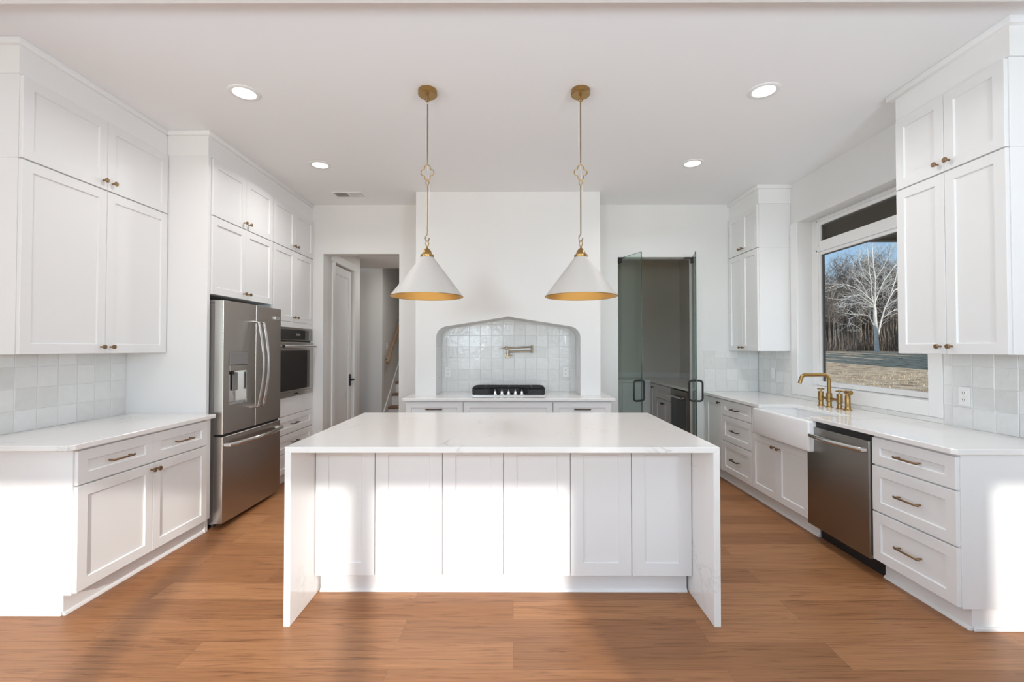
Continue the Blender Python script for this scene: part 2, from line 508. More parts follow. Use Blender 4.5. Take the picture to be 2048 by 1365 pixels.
struct('wall_stub_left', MB().box(-4.5, LX, 1.62, 1.76, 0, CZ), WALL)
struct('wall_stub_right', MB().box(RX, 5.2, 1.62, 1.76, 0, CZ), WALL)
struct('trim_1', MB().box(-4.5, 5.2, 1.77, 2.08, 3.02, CZ), TRIM, 'white header beam across the ceiling at the top of the photo')
# hood breast: plastered chimney with an arched niche over the cooktop
CT = 0.913           # counter height
arch = [(-0.832, CT), (-0.832, 1.52)]
def arc(cx, cz, r, a0, a1, k=7):
    return [(cx + r * math.cos(R(a0 + (a1 - a0) * i / k)), cz + r * math.sin(R(a0 + (a1 - a0) * i / k))) for i in range(k + 1)]
sl = math.degrees(math.atan((1.768 - 1.648) / 0.62))
arch += arc(-0.832 + 0.125, 1.532, 0.125, 180, 90 + sl)
arch += [(-0.115, 1.752), (-0.085, 1.7615), (-0.054, 1.765), (-0.023, 1.7615), (0.007, 1.752)]
arch += arc(0.724 - 0.125, 1.532, 0.125, 90 - sl, 0)
arch += [(0.724, CT)]
poly = [(-1.053, CT)] + arch + [(0.938, CT), (0.938, CZ), (-1.053, CZ)]
br_o = MB().prism(poly, 'y', 4.90, 5.306).box(-1.053, -0.872, 5.306, BW, CT, CZ).box(0.772, 0.938, 5.306, BW, CT, CZ).box(-0.872, 0.772, 5.306, BW, 1.835, CZ).build('wall_hood', WALL)
cut(br_o, [(-0.90, -0.70, 5.00, 5.20, 1.09, 1.44), (0.60, 0.79, 5.00, 5.20, 1.09, 1.44)])
for p in br_o.data.polygons: p.use_smooth = False
rebase(br_o); br_o['kind'] = 'structure'; br_o['category'] = 'wall'
br_o['label'] = 'white plastered range hood breast with pointed arch niche'

# hall with door and stair, seen through the left opening
w = MB(); w.box(-2.40, -2.25, BW + 0.14, 5.70, 0, 2.75); w.box(-2.40, -2.25, 6.40, 6.66, 0, 2.75)
w.box(-2.40, -2.25, 5.70, 6.40, 2.50, 2.75)
struct('wall_hall_left', w, HALLWALL)
struct('wall_hall_far', MB().box(-3.9, -2.2, 7.63, 7.75, 0, 5.0), WALL)
struct('wall_hall_side', MB().box(-4.05, -3.9, BW + 0.14, 7.75, 0, 2.75), HALLWALL)
struct('wall_stair', MB().box(-2.32, -2.2, 7.75, 12.0, 0, 5.0), HALLWALL)
struct('wall_hall_right', MB().box(-1.12, -1.0, BW + 0.14, 12.0, 0, 5.0), HALLWALL)
struct('wall_stair_end', MB().box(-2.32, -1.0, 12.0, 12.12, 0, 5.0), HALLWALL)
w = MB(); w.box(-4.05, -1.0, BW + 0.14, 7.55, 2.75, 2.9); w.box(-2.32, -1.0, 7.55, 12.1, 5.0, 5.1)
w.box(-2.32, -1.0, 7.43, 7.55, 2.9, 5.1)
struct('ceiling_hall', w, CEIL)
# hall door
d = thing('door_1', 'white panel hall door with black lever handle', 'door', (-2.25, 5.70, 0))
d['kind'] = 'structure'
# local: build in world coords
m_ = MB()
m_.box(-2.325, -2.285, 5.715, 6.385, 0.01, 2.485, 0.002)
m_.box(-2.285, -2.275, 5.715, 5.82, 0.01, 2.485, 0.003); m_.box(-2.285, -2.275, 6.28, 6.385, 0.01, 2.485, 0.003)
m_.box(-2.285, -2.275, 5.82, 6.28, 2.375, 2.485, 0.003); m_.box(-2.285, -2.275, 5.82, 6.28, 0.01, 0.24, 0.003)
m_.build('door_leaf', TRIM, d, True)
m_ = MB()
for a, b_ in ((5.62, 5.71), (6.39, 6.48)): m_.box(-2.25, -2.232, a, b_, 0, 2.50, 0.003)
m_.box(-2.25, -2.228, 5.60, 6.50, 2.50, 2.60, 0.003)
m_.build('casing', TRIM, d, True)
h = MB(); h.box(-2.276, -2.266, 6.30, 6.365, 0.90, 1.06, 0.003); h.cyl((-2.27, 6.335, 0.985), (-2.215, 6.335, 0.985), 0.011)
h.tube([(-2.218, 6.335, 0.985), (-2.213, 6.30, 0.985), (-2.213, 6.24, 0.982)], 0.009)
hh = h.build('lever_handle', BLACK, d, True)
for z in (0.35, 1.25, 2.2):
    MB().cyl((-2.272, 5.712, z - 0.05), (-2.272, 5.712, z + 0.05), 0.008).build('hinge', BLACK, d, True)
# stair
st = thing('staircase', 'white staircase with brown oak treads seen through the hall opening', 'stairs', (-1.65, 7.65, 0))
NS = 12
rm = MB()
for i in range(NS):
    y = 7.68 + 0.25 * i; z = 0.2 * i
    rm.box(-2.175, -1.125, y, y + 0.26, 0.0 if i == 0 else z - 0.2, z + 0.168)
rm.build('riser_block', TRIM, st, True)
for i in range(NS):
    y = 7.68 + 0.25 * i; z = 0.2 * (i + 1)
    MB().box(-2.175, -1.125, y - 0.025, y + 0.25, z - 0.032, z, 0.008, 2).build('tread', OAK, st, True)
MB().prism([(7.64, 0.0), (7.64, 0.30), (10.9, 2.91), (10.9, 2.5), (7.9, 0.0)], 'x', -2.198, -2.178).build('skirt_board', TRIM, st, True)
hr = thing('handrail', 'sloping oak handrail on the grey stair wall', 'handrail', (-2.15, 7.72, 1.1))
MB().tube([(-2.128, 7.68, 1.175), (-2.128, 10.6, 3.60)], 0.032, 14, flat=(1, 0.8)).build('rail', RAILOAK, hr, True)
for y in (7.85, 9.3):
    MB().tube([(-2.199, y, 1.175 + (y - 7.68) * 0.83 - 0.09), (-2.14, y, 1.175 + (y - 7.68) * 0.83 - 0.09), (-2.128, y, 1.175 + (y - 7.68) * 0.83 - 0.025)], 0.008).build('bracket', BLACK, hr, True)
sw = thing('light_switch', 'white switch plate on the stair wall beside the handrail', 'switch', (-2.199, 7.92, 1.40), 90)
MB().box(-0.036, 0.036, -0.006, 0, 0, 0.115, 0.002).build('plate', OUTLET, sw)
MB().box(-0.008, 0.008, -0.012, -0.005, 0.04, 0.075, 0.001).build('toggle', OUTLET, sw)

# pantry behind the glass doors
struct('wall_pantry_left', MB().box(1.0, 1.12, BW + 0.14, 7.95, 0, 2.9), PANTRYWALL)
struct('wall_pantry_back', MB().box(1.12, RX, 7.83, 7.95, 0, 2.9), PANTRYWALL)
struct('wall_pantry_right', MB().box(2.865, RX, BW + 0.14, 7.83, 0, 2.9), PANTRYWALL)
struct('ceiling_pantry', MB().box(1.0, RX, BW + 0.14, 7.95, 2.9, 3.05), PANTRYWALL)

# ------------------------------------------------------------------ crown and fascia over the cabinets
def fascia(n, boxes, crowns):
    m = MB()
    for b_ in boxes: m.box(*b_, 0.0015)
    for x0, x1, y0, y1 in crowns:
        m.box(x0, x1, y0, y1, 3.075, CZ, 0.006, 2)
    return struct('trim_%d' % n, m, TRIM, 'white fascia and crown moulding above the cabinets')
fascia(2, [(LX, -2.695, 2.45, 3.512, 2.922, 3.08)], [(LX, -2.675, 2.43, 3.513)])
fascia(3, [(LX, -2.375, 3.514, BW, 2.922, 3.08)], [(LX, -2.355, 3.494, BW)])
fascia(4, [(2.545, RX, 2.315, 3.012, 2.922, 3.08)], [(2.515, RX, 2.285, 3.055)])
fascia(5, [(2.545, RX, 4.705, BW, 2.922, 3.08)], [(2.52, RX, 4.68, BW)])

# ------------------------------------------------------------------ sink window
wd = thing('window_1', 'white framed window with transom above the sink', 'window', (RX + 0.13, 3.875, WZ0))
wd['kind'] = 'structure'
m_ = MB()
GY0, GY1 = 3.28, 4.47
x0, x1 = 3.020, 3.055
for a, b_ in ((WY0, GY0), (GY1, WY1)): m_.box(x0, x1, a, b_, WZ0, WZ1, 0.003)
for a, b_ in ((WZ0, 1.097), (2.34, 2.475), (2.633, WZ1)): m_.box(x0, x1, GY0, GY1, a, b_, 0.003)
# inner stops
for z0, z1 in ((1.097, 2.34), (2.475, 2.633)):
    m_.box(x0 - 0.012, x0, GY0 - 0.045, GY0 - 0.025, z0 - 0.05, z1 + 0.05, 0.003); m_.box(x0 - 0.012, x0, GY1 + 0.025, GY1 + 0.045, z0 - 0.05, z1 + 0.05, 0.003)
    m_.box(x0 - 0.012, x0, GY0 - 0.045, GY1 + 0.045, z1 + 0.03, z1 + 0.05, 0.003)
    if z0 < 2: m_.box(x0 - 0.012, x0, GY0 - 0.045, GY1 + 0.045, z0 - 0.042, z0 - 0.025, 0.003)
m_.build('window_frame', TRIM, wd, True)
m_ = MB()
for z0, z1 in ((1.097, 2.34), (2.475, 2.633)):
    m_.box(3.036, 3.058, GY0 - 0.01, GY0 + 0.010, z0 - 0.01, z1 + 0.005, 0.001); m_.box(3.036, 3.058, GY1 - 0.010, GY1 + 0.01, z0 - 0.01, z1 + 0.005, 0.001)
    m_.box(3.036, 3.058, GY0, GY1, z1 - 0.007, z1 + 0.005, 0.001)
m_.build('exterior_frame', WINDK, wd, True)
for z0, z1 in ((1.097, 2.34), (2.475, 2.633)):
    MB().box(3.044, 3.048, GY0, GY1, z0, z1).build('pane', WGLASS, wd, True, smooth=False)
m_ = MB()
m_.box(RX - 0.016, RX + 0.001, 3.05, 3.155, 0.952, 2.70, 0.002); m_.box(RX - 0.016, RX + 0.001, 4.595, 4.70, 0.952, 2.70, 0.002)
m_.box(RX - 0.016, RX + 0.001, 3.155, 4.595, 0.952, 1.055, 0.002)
struct('trim_6', m_, TRIM, 'flat white casing around the sink window')

# ------------------------------------------------------------------ cabinets
def knob(par, x, z, y=-0.02, m=BRONZE):
    k = MB()
    k.cyl((x, y + 0.001, z), (x, y - 0.024, z), 0.0055, 0.0050, 12)
    k.lathe([(0, -0.034), (0.012, -0.034), (0.0145, -0.032), (0.0145, -0.026), (0.0125, -0.023), (0, -0.023)], (x, y, z), 24, 'y')
    return k.build('knob', m, par)
def pull(par, x, z, y=-0.02, L=0.165, m=BRONZE):
    k = MB()
    for s_ in (-1, 1):
        k.box(x + s_ * (L / 2 - 0.016) - 0.0045, x + s_ * (L / 2 - 0.016) + 0.0045, y - 0.03, y + 0.001, z - 0.0045, z + 0.0045, 0.001)
    k.tube([(x - L / 2, y - 0.024, z), (x - L / 2 + 0.014, y - 0.034, z), (x + L / 2 - 0.014, y - 0.034, z), (x + L / 2, y - 0.024, z)], 0.0058, 8)
    return k.build('pull', m, par)
G = 0.0015
def front(par, kind, x0, x1, z0, z1, kn=None, pl=False, st=0.058, hw=BRONZE):
    o = MB().shaker(x0 + G, x1 - G, z0 + G, z1 - G, 0.0, 0.02, st).build(kind, CAB, par, smooth=False)
    if kn: knob(o, kn[0], kn[1], m=hw)
    if pl: pull(o, (x0 + x1) / 2, (z0 + z1) / 2 if pl is True else pl, m=hw)
    return o
def carcass(par, W, D, z0, z1, toe=None, lip=0.0):
    m = MB(); m.box(0, W, 0.0008, D, z0, z1, 0.001)
    m.build('carcass', CAB, par)
    if toe is not None:
        xa, xb, rec = toe
        t = MB(); t.box(xa, xb, rec, D, 0, z0 + 0.001)
        t.prism([(rec, 0), (rec - 0.013, 0), (rec - 0.012, 0.008), (rec - 0.007, 0.015), (rec, 0.018)], 'x', xa, xb)
        t.build('toe_kick', CAB, par)

# --- left run
c = thing('base_cabinet', 'white base cabinet with two drawers over two doors, left of the refrigerator', 'cabinet', (-2.33, 2.412, 0), 90)
carcass(c, 1.095, 0.668, 0.115, 0.883, (0.02, 1.095, 0.06))
t_ = MB(); t_.box(0.008, 0.0195, 0.0625, 0.665, 0, 0.02, 0.004); t_.build('shoe_moulding', CAB, c)
front(c, 'drawer', 0.006, 0.515, 0.690, 0.873, pl=True)
front(c, 'drawer', 0.515, 1.030, 0.690, 0.873, pl=True)
front(c, 'door', 0.006, 0.515, 0.122, 0.684, kn=(0.495, 0.645))
front(c, 'door', 0.515, 1.030, 0.122, 0.684, kn=(0.577 - 0.04, 0.645))
m_ = MB().prism([(LX, 2.362), (-2.315, 2.362), (-2.292, 2.385), (-2.292, 3.510), (LX, 3.510)], 'z', 0.884, CT, 0.003)
single('countertop', m_, QUARTZ, 'white quartz countertop on the left base cabinet beside the refrigerator', 'countertop')
def wallcab(label, W, D, loc, rz, z0, z1, knz, kside=0.035, n=2, sidepanel=True):
    c = thing('wall_cabinet', label, 'cabinet', (loc[0], loc[1], z0), rz)
    carcass(c, W, D, 0, z1 - z0)
    a, b_ = 0.004, W - 0.004; h_ = W / 2
    for x0, x1, kx in ((a, h_, h_ - kside), (h_, b_, h_ + kside)):
        front(c, 'door', x0, x1, 0.0, z1 - z0 - 0.004, kn=(kx, knz))
    return c
wallcab('tall white double-door wall cabinet on the left wall above the tiled backsplash', 1.056, 0.298, (-2.70, 2.455, 0), 90, 1.386, 2.462, 0.043)
wallcab('short white double-door cabinet under the crown, above the tall left wall cabinet', 1.056, 0.298, (-2.70, 2.455, 0), 90, 2.463, 2.922, 0.055)
# --- refrigerator surround and oven tower
m_ = MB(); m_.box(LX, -2.372, 3.513, 3.546, 0, 2.922, 0.0015)
single('refrigerator_gable', m_, CAB, 'tall plain white gable standing between the left counter and the refrigerator', 'gable')
wallcab('white double-door cabinet directly above the refrigerator', 0.905, 0.615, (-2.38, 3.547, 0), 90, 1.845, 2.468, 0.05)
wallcab('short white double-door cabinet under the crown, second row above the refrigerator', 0.905, 0.615, (-2.38, 3.547, 0), 90, 2.469, 2.921, 0.05)
wallcab('white double-door cabinet directly above the wall oven', 0.89, 0.615, (-2.38, 4.455, 0), 90, 1.70, 2.468, 0.05)
wallcab('short white double-door cabinet under the crown, second row above the wall oven', 0.89, 0.615, (-2.38, 4.455, 0), 90, 2.469, 2.921, 0.05)
c = thing('oven_cabinet', 'white oven housing cabinet with two drawers under the wall oven', 'cabinet', (-2.38, 4.455, 0), 90)
m_ = MB()
m_.box(0, 0.05, 0, 0.615, 0.11, 1.699, 0.001); m_.box(0.86, 0.89, 0, 0.615, 0.11, 1.699, 0.001)
m_.box(0.05, 0.86, 0.0, 0.615, 0.11, 0.905, 0.001); m_.box(0.05, 0.86, 0.0, 0.615, 1.642, 1.699, 0.001); m_.box(0.05, 0.86, 0.59, 0.615, 0.905, 1.642)
m_.build('carcass', CAB, c)
t_ = MB(); t_.box(0, 0.89, 0.06, 0.60, 0, 0.11); t_.build('toe_kick', CAB, c)
MB().box(0.004, 0.886, -0.02, 0, 0.718, 0.905, 0.0015).build('filler_panel', CAB, c)
MB().box(0.004, 0.886, -0.02, 0, 1.642, 1.699, 0.0015).build('filler_rail', CAB, c)
front(c, 'drawer', 0.004, 0.886, 0.526, 0.714, pl=True, hw=DKBRONZE)
front(c, 'drawer', 0.004, 0.886, 0.330, 0.520, pl=True, hw=DKBRONZE)
front(c, 'drawer', 0.004, 0.886, 0.122, 0.324, pl=True, hw=DKBRONZE)

# --- island
ic = thing('kitchen_island', 'white panelled kitchen island cabinet under the waterfall counter', 'kitchen island', (-0.056, 2.64, 0))
m_ = MB(); m_.box(-1.137, 1.023, 2.642, 3.56, 0.115, 0.882); m_.build('carcass', CAB, ic, True)
t_ = MB(); t_.box(-1.128, 1.013, 2.684, 3.50, 0, 0.116)
t_.prism([(2.684, 0), (2.671, 0), (2.672, 0.008), (2.677, 0.015), (2.684, 0.018)], 'x', -1.128, 1.013)
t_.build('toe_kick', CAB, ic, True)
xs = [-1.137, -0.794, -0.406, -0.056, 0.328, 0.678, 1.023]
stl = [(0.072, 0.075)]
for i in range(6):
    o = MB()
    o.shaker(xs[i] + 0.0022, xs[i + 1] - 0.0022, 0.118, 0.878, 2.642, 0.02, 0.072, 0.007)
    o.build('panel', CAB, ic, True, smooth=False)
wc = thing('waterfall_countertop', 'white veined quartz waterfall counter wrapped over the kitchen island', 'countertop', (-0.058, 2.34, 0))
MB().box(-1.172, 1.057, 2.338, 3.588, 0.883, CT, 0.002).build('top_slab', QUARTZ, wc, True)
for a, b_ in ((-1.172, -1.139), (1.024, 1.057)):
    MB().box(a, b_, 2.338, 3.588, 0.0, 0.8835, 0.002).build('waterfall_panel', QUARTZ, wc, True)

# --- back run under the hood
def backcab(label, x0, x1, drawer=True):
    c = thing('base_cabinet', label, 'cabinet', (x0, 4.66, 0), 0)
    carcass(c, x1 - x0, 0.688, 0.115, 0.883, (0, x1 - x0, 0.06))
    W = x1 - x0
    if drawer:
        front(c, 'drawer', 0.003, W - 0.003, 0.70, 0.873, pl=0.80, hw=DKBRONZE)
        front(c, 'drawer', 0.003, W - 0.003, 0.42, 0.696, pl=True, hw=DKBRONZE)
        front(c, 'drawer', 0.003, W - 0.003, 0.122, 0.416, pl=True, hw=DKBRONZE)
    else:
        front(c, 'false_front', 0.003, W - 0.003, 0.70, 0.873)
        for a, b_, k in ((0.003, W / 2, W / 2 - 0.035), (W / 2, W - 0.003, W / 2 + 0.035)):
            front(c, 'door', a, b_, 0.122, 0.696, kn=(k, 0.65))
backcab('white drawer cabinet left of the cooktop, behind the island', -1.10, -0.509)
backcab('white cabinet with plain front panel directly under the cooktop', -0.509, 0.403, False)
backcab('white drawer cabinet right of the cooktop, behind the island', 0.403, 1.0)
m_ = MB().prism([(-1.125, 4.612), (1.035, 4.612), (1.035, BW), (-1.125, BW)], 'z', 0.884, CT - 0.0005, 0.003)
single('countertop', m_, QUARTZ, 'white quartz countertop running under the hood breast and cooktop', 'countertop')

# --- right run
RXF = 2.245
c = thing('base_cabinet', 'narrow white single-door base cabinet in the back right corner', 'cabinet', (RXF, 5.345, 0), -90)
carcass(c, 0.475, 0.632, 0.115, 0.883, (0, 0.475, 0.06))
front(c, 'door', 0.07, 0.472, 0.122, 0.873, kn=(0.425, 0.835), hw=DKBRONZE)
c = thing('base_cabinet', 'white three-drawer base cabinet left of the farmhouse sink', 'cabinet', (RXF, 4.868, 0), -90)
carcass(c, 0.595, 0.632, 0.115, 0.883, (0, 0.595, 0.06))
for z0, z1 in ((0.716, 0.873), (0.452, 0.710), (0.128, 0.446)): front(c, 'drawer', 0.004, 0.591, z0, z1, pl=True, hw=DKBRONZE)
c = thing('sink_cabinet', 'white double-door base cabinet under the farmhouse sink', 'cabinet', (RXF, 4.271, 0), -90)
m_ = MB(); m_.box(0, 0.825, 0.0008, 0.632, 0.115, 0.645, 0.001); m_.box(0, 0.115, 0.0008, 0.632, 0.64, 0.883); m_.box(0.72, 0.825, 0.0008, 0.632, 0.64, 0.883)
m_.build('carcass', CAB, c)
t_ = MB(); t_.box(0, 0.825, 0.06, 0.63, 0, 0.116); t_.prism([(0.06, 0), (0.047, 0), (0.048, 0.008), (0.053, 0.015), (0.06, 0.018)], 'x', 0, 0.825); t_.build('toe_kick', CAB, c)
front(c, 'door', 0.004, 0.4125, 0.128, 0.638, kn=(0.375, 0.575)); front(c, 'door', 0.4125, 0.821, 0.128, 0.638, kn=(0.45, 0.575))
MB().box(0.004, 0.114, -0.02, 0, 0.642, 0.873, 0.0015).build('stile', CAB, c); MB().box(0.724, 0.821, -0.02, 0, 0.642, 0.873, 0.0015).build('stile', CAB, c)
c = thing('base_cabinet', 'white three-drawer base cabinet at the near end, right of the dishwasher', 'cabinet', (RXF, 2.845, 0), -90)
carcass(c, 0.545, 0.632, 0.115, 0.883, (0, 0.530, 0.06))
t_ = MB(); t_.box(0.531, 0.543, 0.0625, 0.63, 0, 0.02, 0.004); t_.build('shoe_moulding', CAB, c)
for z0, z1 in ((0.706, 0.873), (0.423, 0.700), (0.122, 0.417)): front(c, 'drawer', 0.004, 0.541, z0, z1, pl=True)
m_ = MB().prism([(2.207, 2.312), (2.225, 2.290), (RX, 2.290), (RX, BW), (2.207, BW), (2.207, 4.105), (2.53, 4.105), (2.53, 3.405), (2.207, 3.405)], 'z', 0.884, CT, 0.003)
single('countertop', m_, QUARTZ, 'white quartz countertop along the right wall with sink cut-out', 'countertop')
wallcab('tall white double-door wall cabinet on the right wall near the window', 0.677, 0.328, (2.55, 3.003, 0), -90, 1.386, 2.458, 0.045)
wallcab('short white double-door cabinet under the crown, above the near right wall cabinet', 0.677, 0.328, (2.55, 3.003, 0), -90, 2.459, 2.921, 0.055)
for k_ in ('a',):
    c1 = wallcab('narrow tall white double-door wall cabinet in the back right corner', 0.635, 0.328, (2.55, 5.345, 0), -90, 1.390, 2.468, 0.04)
    c2 = wallcab('short white cabinet under the crown, above the back right corner wall cabinet', 0.635, 0.328, (2.55, 5.345, 0), -90, 2.469, 2.921, 0.05)

# ------------------------------------------------------------------ tiled backsplashes
def backsplash(label, axis, fixed, a0, a1, z0, z1, out, off=0.0, zoff=CT, n_=0.131):
    """axis 'y': tiles on a wall x=fixed running along y; axis 'x': wall y=fixed; out = +-1 direction of the room"""
    rnd = random.Random(label)
    root = thing('tile_backsplash', label, 'backsplash', (fixed if axis == 'y' else (a0 + a1) / 2, fixed if axis == 'x' else (a0 + a1) / 2, z0))
    g_ = MB()
    lo, hi = sorted((fixed + out * 0.0005, fixed + out * 0.006))
    if axis == 'y': g_.box(lo, hi, a0, a1, z0, z1)
    else: g_.box(a0, a1, lo, hi, z0, z1)
    g_.build('grout_bed', GROUT, root, True, smooth=False)
    m = MB()
    bm = m.bm
    ka = math.floor((a0 - off) / n_)
    a = off + ka * n_
    while a < a1 - 0.004:
        z = zoff
        while z < z1 - 0.004:
            p0, p1, q0, q1 = max(a + 0.001, a0 + 0.0005), min(a + n_ - 0.001, a1 - 0.0005), max(z + 0.001, z0 + 0.0005), min(z + n_ - 0.001, z1 - 0.0005)
            if p1 - p0 > 0.006 and q1 - q0 > 0.006:
                ta, tb = rnd.gauss(0, 0.010), rnd.gauss(0, 0.010); dd = 0.0095 + rnd.uniform(-0.0006, 0.0008)
                cp, cq = (p0 + p1) / 2, (q0 + q1) / 2
                def P(p, q, d_):
                    w_ = fixed + out * d_
                    return (w_, p, q) if axis == 'y' else (p, w_, q)
                def D(p, q): return dd + ta * (p - cp) + tb * (q - cq)
                e = 0.003
                R0 = [(p0, q0), (p1, q0), (p1, q1), (p0, q1)]
                R1 = [(p0 + e, q0 + e), (p1 - e, q0 + e), (p1 - e, q1 - e), (p0 + e, q1 - e)]
                A = [bm.verts.new(P(p, q, 0.004)) for p, q in R0]
                B = [bm.verts.new(P(p, q, D(p, q) - 0.0018)) for p, q in R0]
                C_ = [bm.verts.new(P(p, q, D(p, q))) for p, q in R1]
                for X_, Y_ in ((A, B), (B, C_)):
                    for k in range(4): bm.faces.new((X_[k], X_[(k + 1) % 4], Y_[(k + 1) % 4], Y_[k]))
                bm.faces.new(C_)
            z += n_
        a += n_
    bmesh.ops.recalc_face_normals(bm, faces=bm.faces[:])
    m.build('tiles', TILE, root, True, smooth=True, angle=12)
    return root
backsplash('white square tile backsplash on the left wall above the counter', 'y', LX, 2.37, 3.512, CT, 1.386, 1, off=2.724)
backsplash('white square glazed tile lining the back of the arched hood niche', 'x', BW - 0.03, -0.86, 0.76, CT, 1.825, -1, off=-0.054 - 0.0655)
backsplash('white tile backsplash on the back wall in the right corner', 'x', BW, 2.235, RX - 0.011, CT, 1.39, -1, off=2.235)
b1 = backsplash('white tile backsplash on the right wall between the corner and the window casing', 'y', RX, 4.702, BW - 0.011, CT, 1.39, -1, off=4.71)
b2 = backsplash('low strip of white tile under the sink window', 'y', RX, 3.052, 4.70, CT, 0.951, -1, off=2.988)
b3 = backsplash('white tile backsplash on the right wall under the near wall cabinet', 'y', RX, 2.30, 3.048, CT, 1.386, -1, off=2.988)
m_ = MB().box(-0.865, 0.765, BW - 0.0302, BW, CT, 1.83)
struct('trim_7', m_, WALL, 'backing board behind the niche tiles')

# ------------------------------------------------------------------ refrigerator
f = thing('refrigerator', 'stainless steel french-door refrigerator with water dispenser and bottom freezer', 'refrigerator', (-2.275, 3.565, 0), 90)
FW = 0.885
MB().box(0.012, FW - 0.012, 0.078, 0.70, 0.035, 1.775, 0.004).build('body', PLASTIC, f)
def crowned(x0, x1, z0, z1, B=0.005, k=14):
    def yy(x): return -B * (1 - ((x - FW / 2) / (FW / 2)) ** 2)
    e = 0.008
    poly = [(x0, 0.07), (x0, yy(x0) + e)]
    poly += [(x0 + (x1 - x0) * i / k + (e * 0.4 if i == 0 else (-e * 0.4 if i == k else 0)), yy(x0 + (x1 - x0) * i / k) + (e * 0.15 if i in (0, k) else 0)) for i in range(k + 1)]
    poly += [(x1, yy(x1) + e), (x1, 0.07)]
    return MB().prism(poly, 'z', z0, z1, 0.003)
dl = crowned(0.0, FW / 2 - 0.002, 0.742, 1.80).build('door', STEEL, f)
cut(dl, [(0.075, 0.315, -0.06, 0.052, 0.962, 1.392)])
for p in dl.data.polygons: p.use_smooth = True
dl.data.set_sharp_from_angle(angle=R(35))
dr = crowned(FW / 2 + 0.002, FW, 0.742, 1.80).build('door', STEEL, f)
fz = crowned(0.0, FW, 0.045, 0.722, k=24).build('freezer_drawer', STEEL, f)
MB().box(0.01, FW - 0.01, 0.02, 0.078, 0.722, 0.742).build('gasket', DKPLASTIC, f)
def bow(a, b_, out, k=16):
    a, b_, out = Vector(a), Vector(b_), Vector(out)
    return [a.lerp(b_, i / k) + out * (0.45 + 0.55 * math.sin(math.pi * i / k)) for i in range(k + 1)]
for par, x in ((dl, FW / 2 - 0.040), (dr, FW / 2 + 0.040)):
    h = MB(); pts = bow((x, -0.02, 0.915), (x, -0.02, 1.645), (0, -0.078, 0))
    h.tube([(x, 0.002, 0.905)] + pts + [(x, 0.002, 1.655)], 0.016, 14, flat=(0.62, 1.0))
    h.build('handle', CHROME, par)
h = MB(); pts = bow((0.035, 0, 0.655), (FW - 0.035, 0, 0.655), (0, -0.085, 0))
h.tube([(0.028, 0.002, 0.655)] + pts + [(FW - 0.028, 0.002, 0.655)], 0.017, 14, flat=(1.0, 0.7))
h.build('handle', CHROME, fz)
lin = MB(); lin.box(0.0765, 0.3135, 0.044, 0.0515, 0.9635, 1.3905); lin.box(0.0765, 0.081, 0.004, 0.046, 0.9635, 1.29); lin.box(0.309, 0.3135, 0.004, 0.046, 0.9635, 1.29); lin.box(0.0765, 0.3135, 0.004, 0.046, 0.9635, 0.972)
lino = lin.build('dispenser', CHROME, dl)
MB().box(0.0765, 0.3135, -0.008, 0.046, 1.285, 1.3905, 0.002).build('control_panel', PLASTIC, lino)
MB().box(0.0765, 0.3135, -0.006, 0.046, 1.235, 1.2845, 0.004).build('nozzle_housing', STEEL, lino)
MB().lathe([(0.011, 0), (0.014, -0.03), (0.009, -0.03)], (0.165, 0.028, 1.235), 16).build('nozzle', DKPLASTIC, lino)
MB().box(0.175, 0.245, 0.03, 0.040, 1.07, 1.22, 0.004).build('paddle', PLASTIC, lino)
MB().box(0.09, 0.30, 0.008, 0.043, 0.972, 0.976).build('drip_tray', PLASTIC, lino)
MB().box(FW - 0.13, FW - 0.052, -0.0135, -0.003, 1.693, 1.722, 0.001).build('badge', CHROME, dr)
MB().box(FW - 0.118, FW - 0.064, -0.0141, -0.013, 1.703, 1.714).build('badge_lettering', PLASTIC, dr)
for x in (0.055, FW - 0.055):
    MB().box(x - 0.045, x + 0.045, 0.05, 0.20, 1.7755, 1.803, 0.006).build('hinge_cover', PLASTIC, f)
for x in (0.07, FW - 0.07):
    for y in (0.12, 0.62): MB().cyl((x, y, 0.0), (x, y, 0.04), 0.02, n=14).build('foot', RUBBER, f)

# ------------------------------------------------------------------ wall oven
ov = thing('wall_oven', 'built-in stainless wall oven with black glass door', 'oven', (-2.38, 4.507, 0.907), 90)
OW = 0.805
MB().box(0.004, OW - 0.004, 0.0, 0.56, 0.002, 0.73).build('body', DKPLASTIC, ov)
cp_ = MB().box(0.0, OW, -0.032, 0.0, 0.598, 0.733, 0.003).build('control_panel', DKSTEEL, ov)
MB().box(0.03, OW - 0.10, -0.0345, -0.031, 0.606, 0.712, 0.001).build('display_glass', BGLASS, cp_)
cl = MB()
for i, x in enumerate((0.40, 0.425, 0.455, 0.48)):
    cl.box(x, x + 0.014, -0.0350, -0.0344, 0.65, 0.653); cl.box(x, x + 0.014, -0.0350, -0.0344, 0.664, 0.667); cl.box(x + 0.011, x + 0.014, -0.0350, -0.0344, 0.65, 0.667)
cl.build('clock_digits', CLOCK, cp_)
MB().box(0.01, OW - 0.01, -0.012, 0.0, 0.578, 0.598).build('vent_gap', DKPLASTIC, ov)
od = MB().box(0.0, OW, -0.045, 0.0, 0.055, 0.578, 0.004).build('door', STEEL, ov)
MB().box(0.012, OW - 0.105, -0.0475, -0.044, 0.072, 0.490, 0.001).build('glass_panel', BGLASS, od)
h = MB(); h.tube([(0.03, -0.088, 0.532), (OW - 0.03, -0.088, 0.532)], 0.017, 16)
for x in (0.06, OW - 0.06): h.cyl((x, -0.088, 0.532), (x, -0.044, 0.532), 0.011, n=14)
h.build('handle', CHROME, od)
bt = MB().box(0.0, OW, -0.035, 0.0, 0.0, 0.052, 0.003).build('bottom_trim', STEEL, ov)
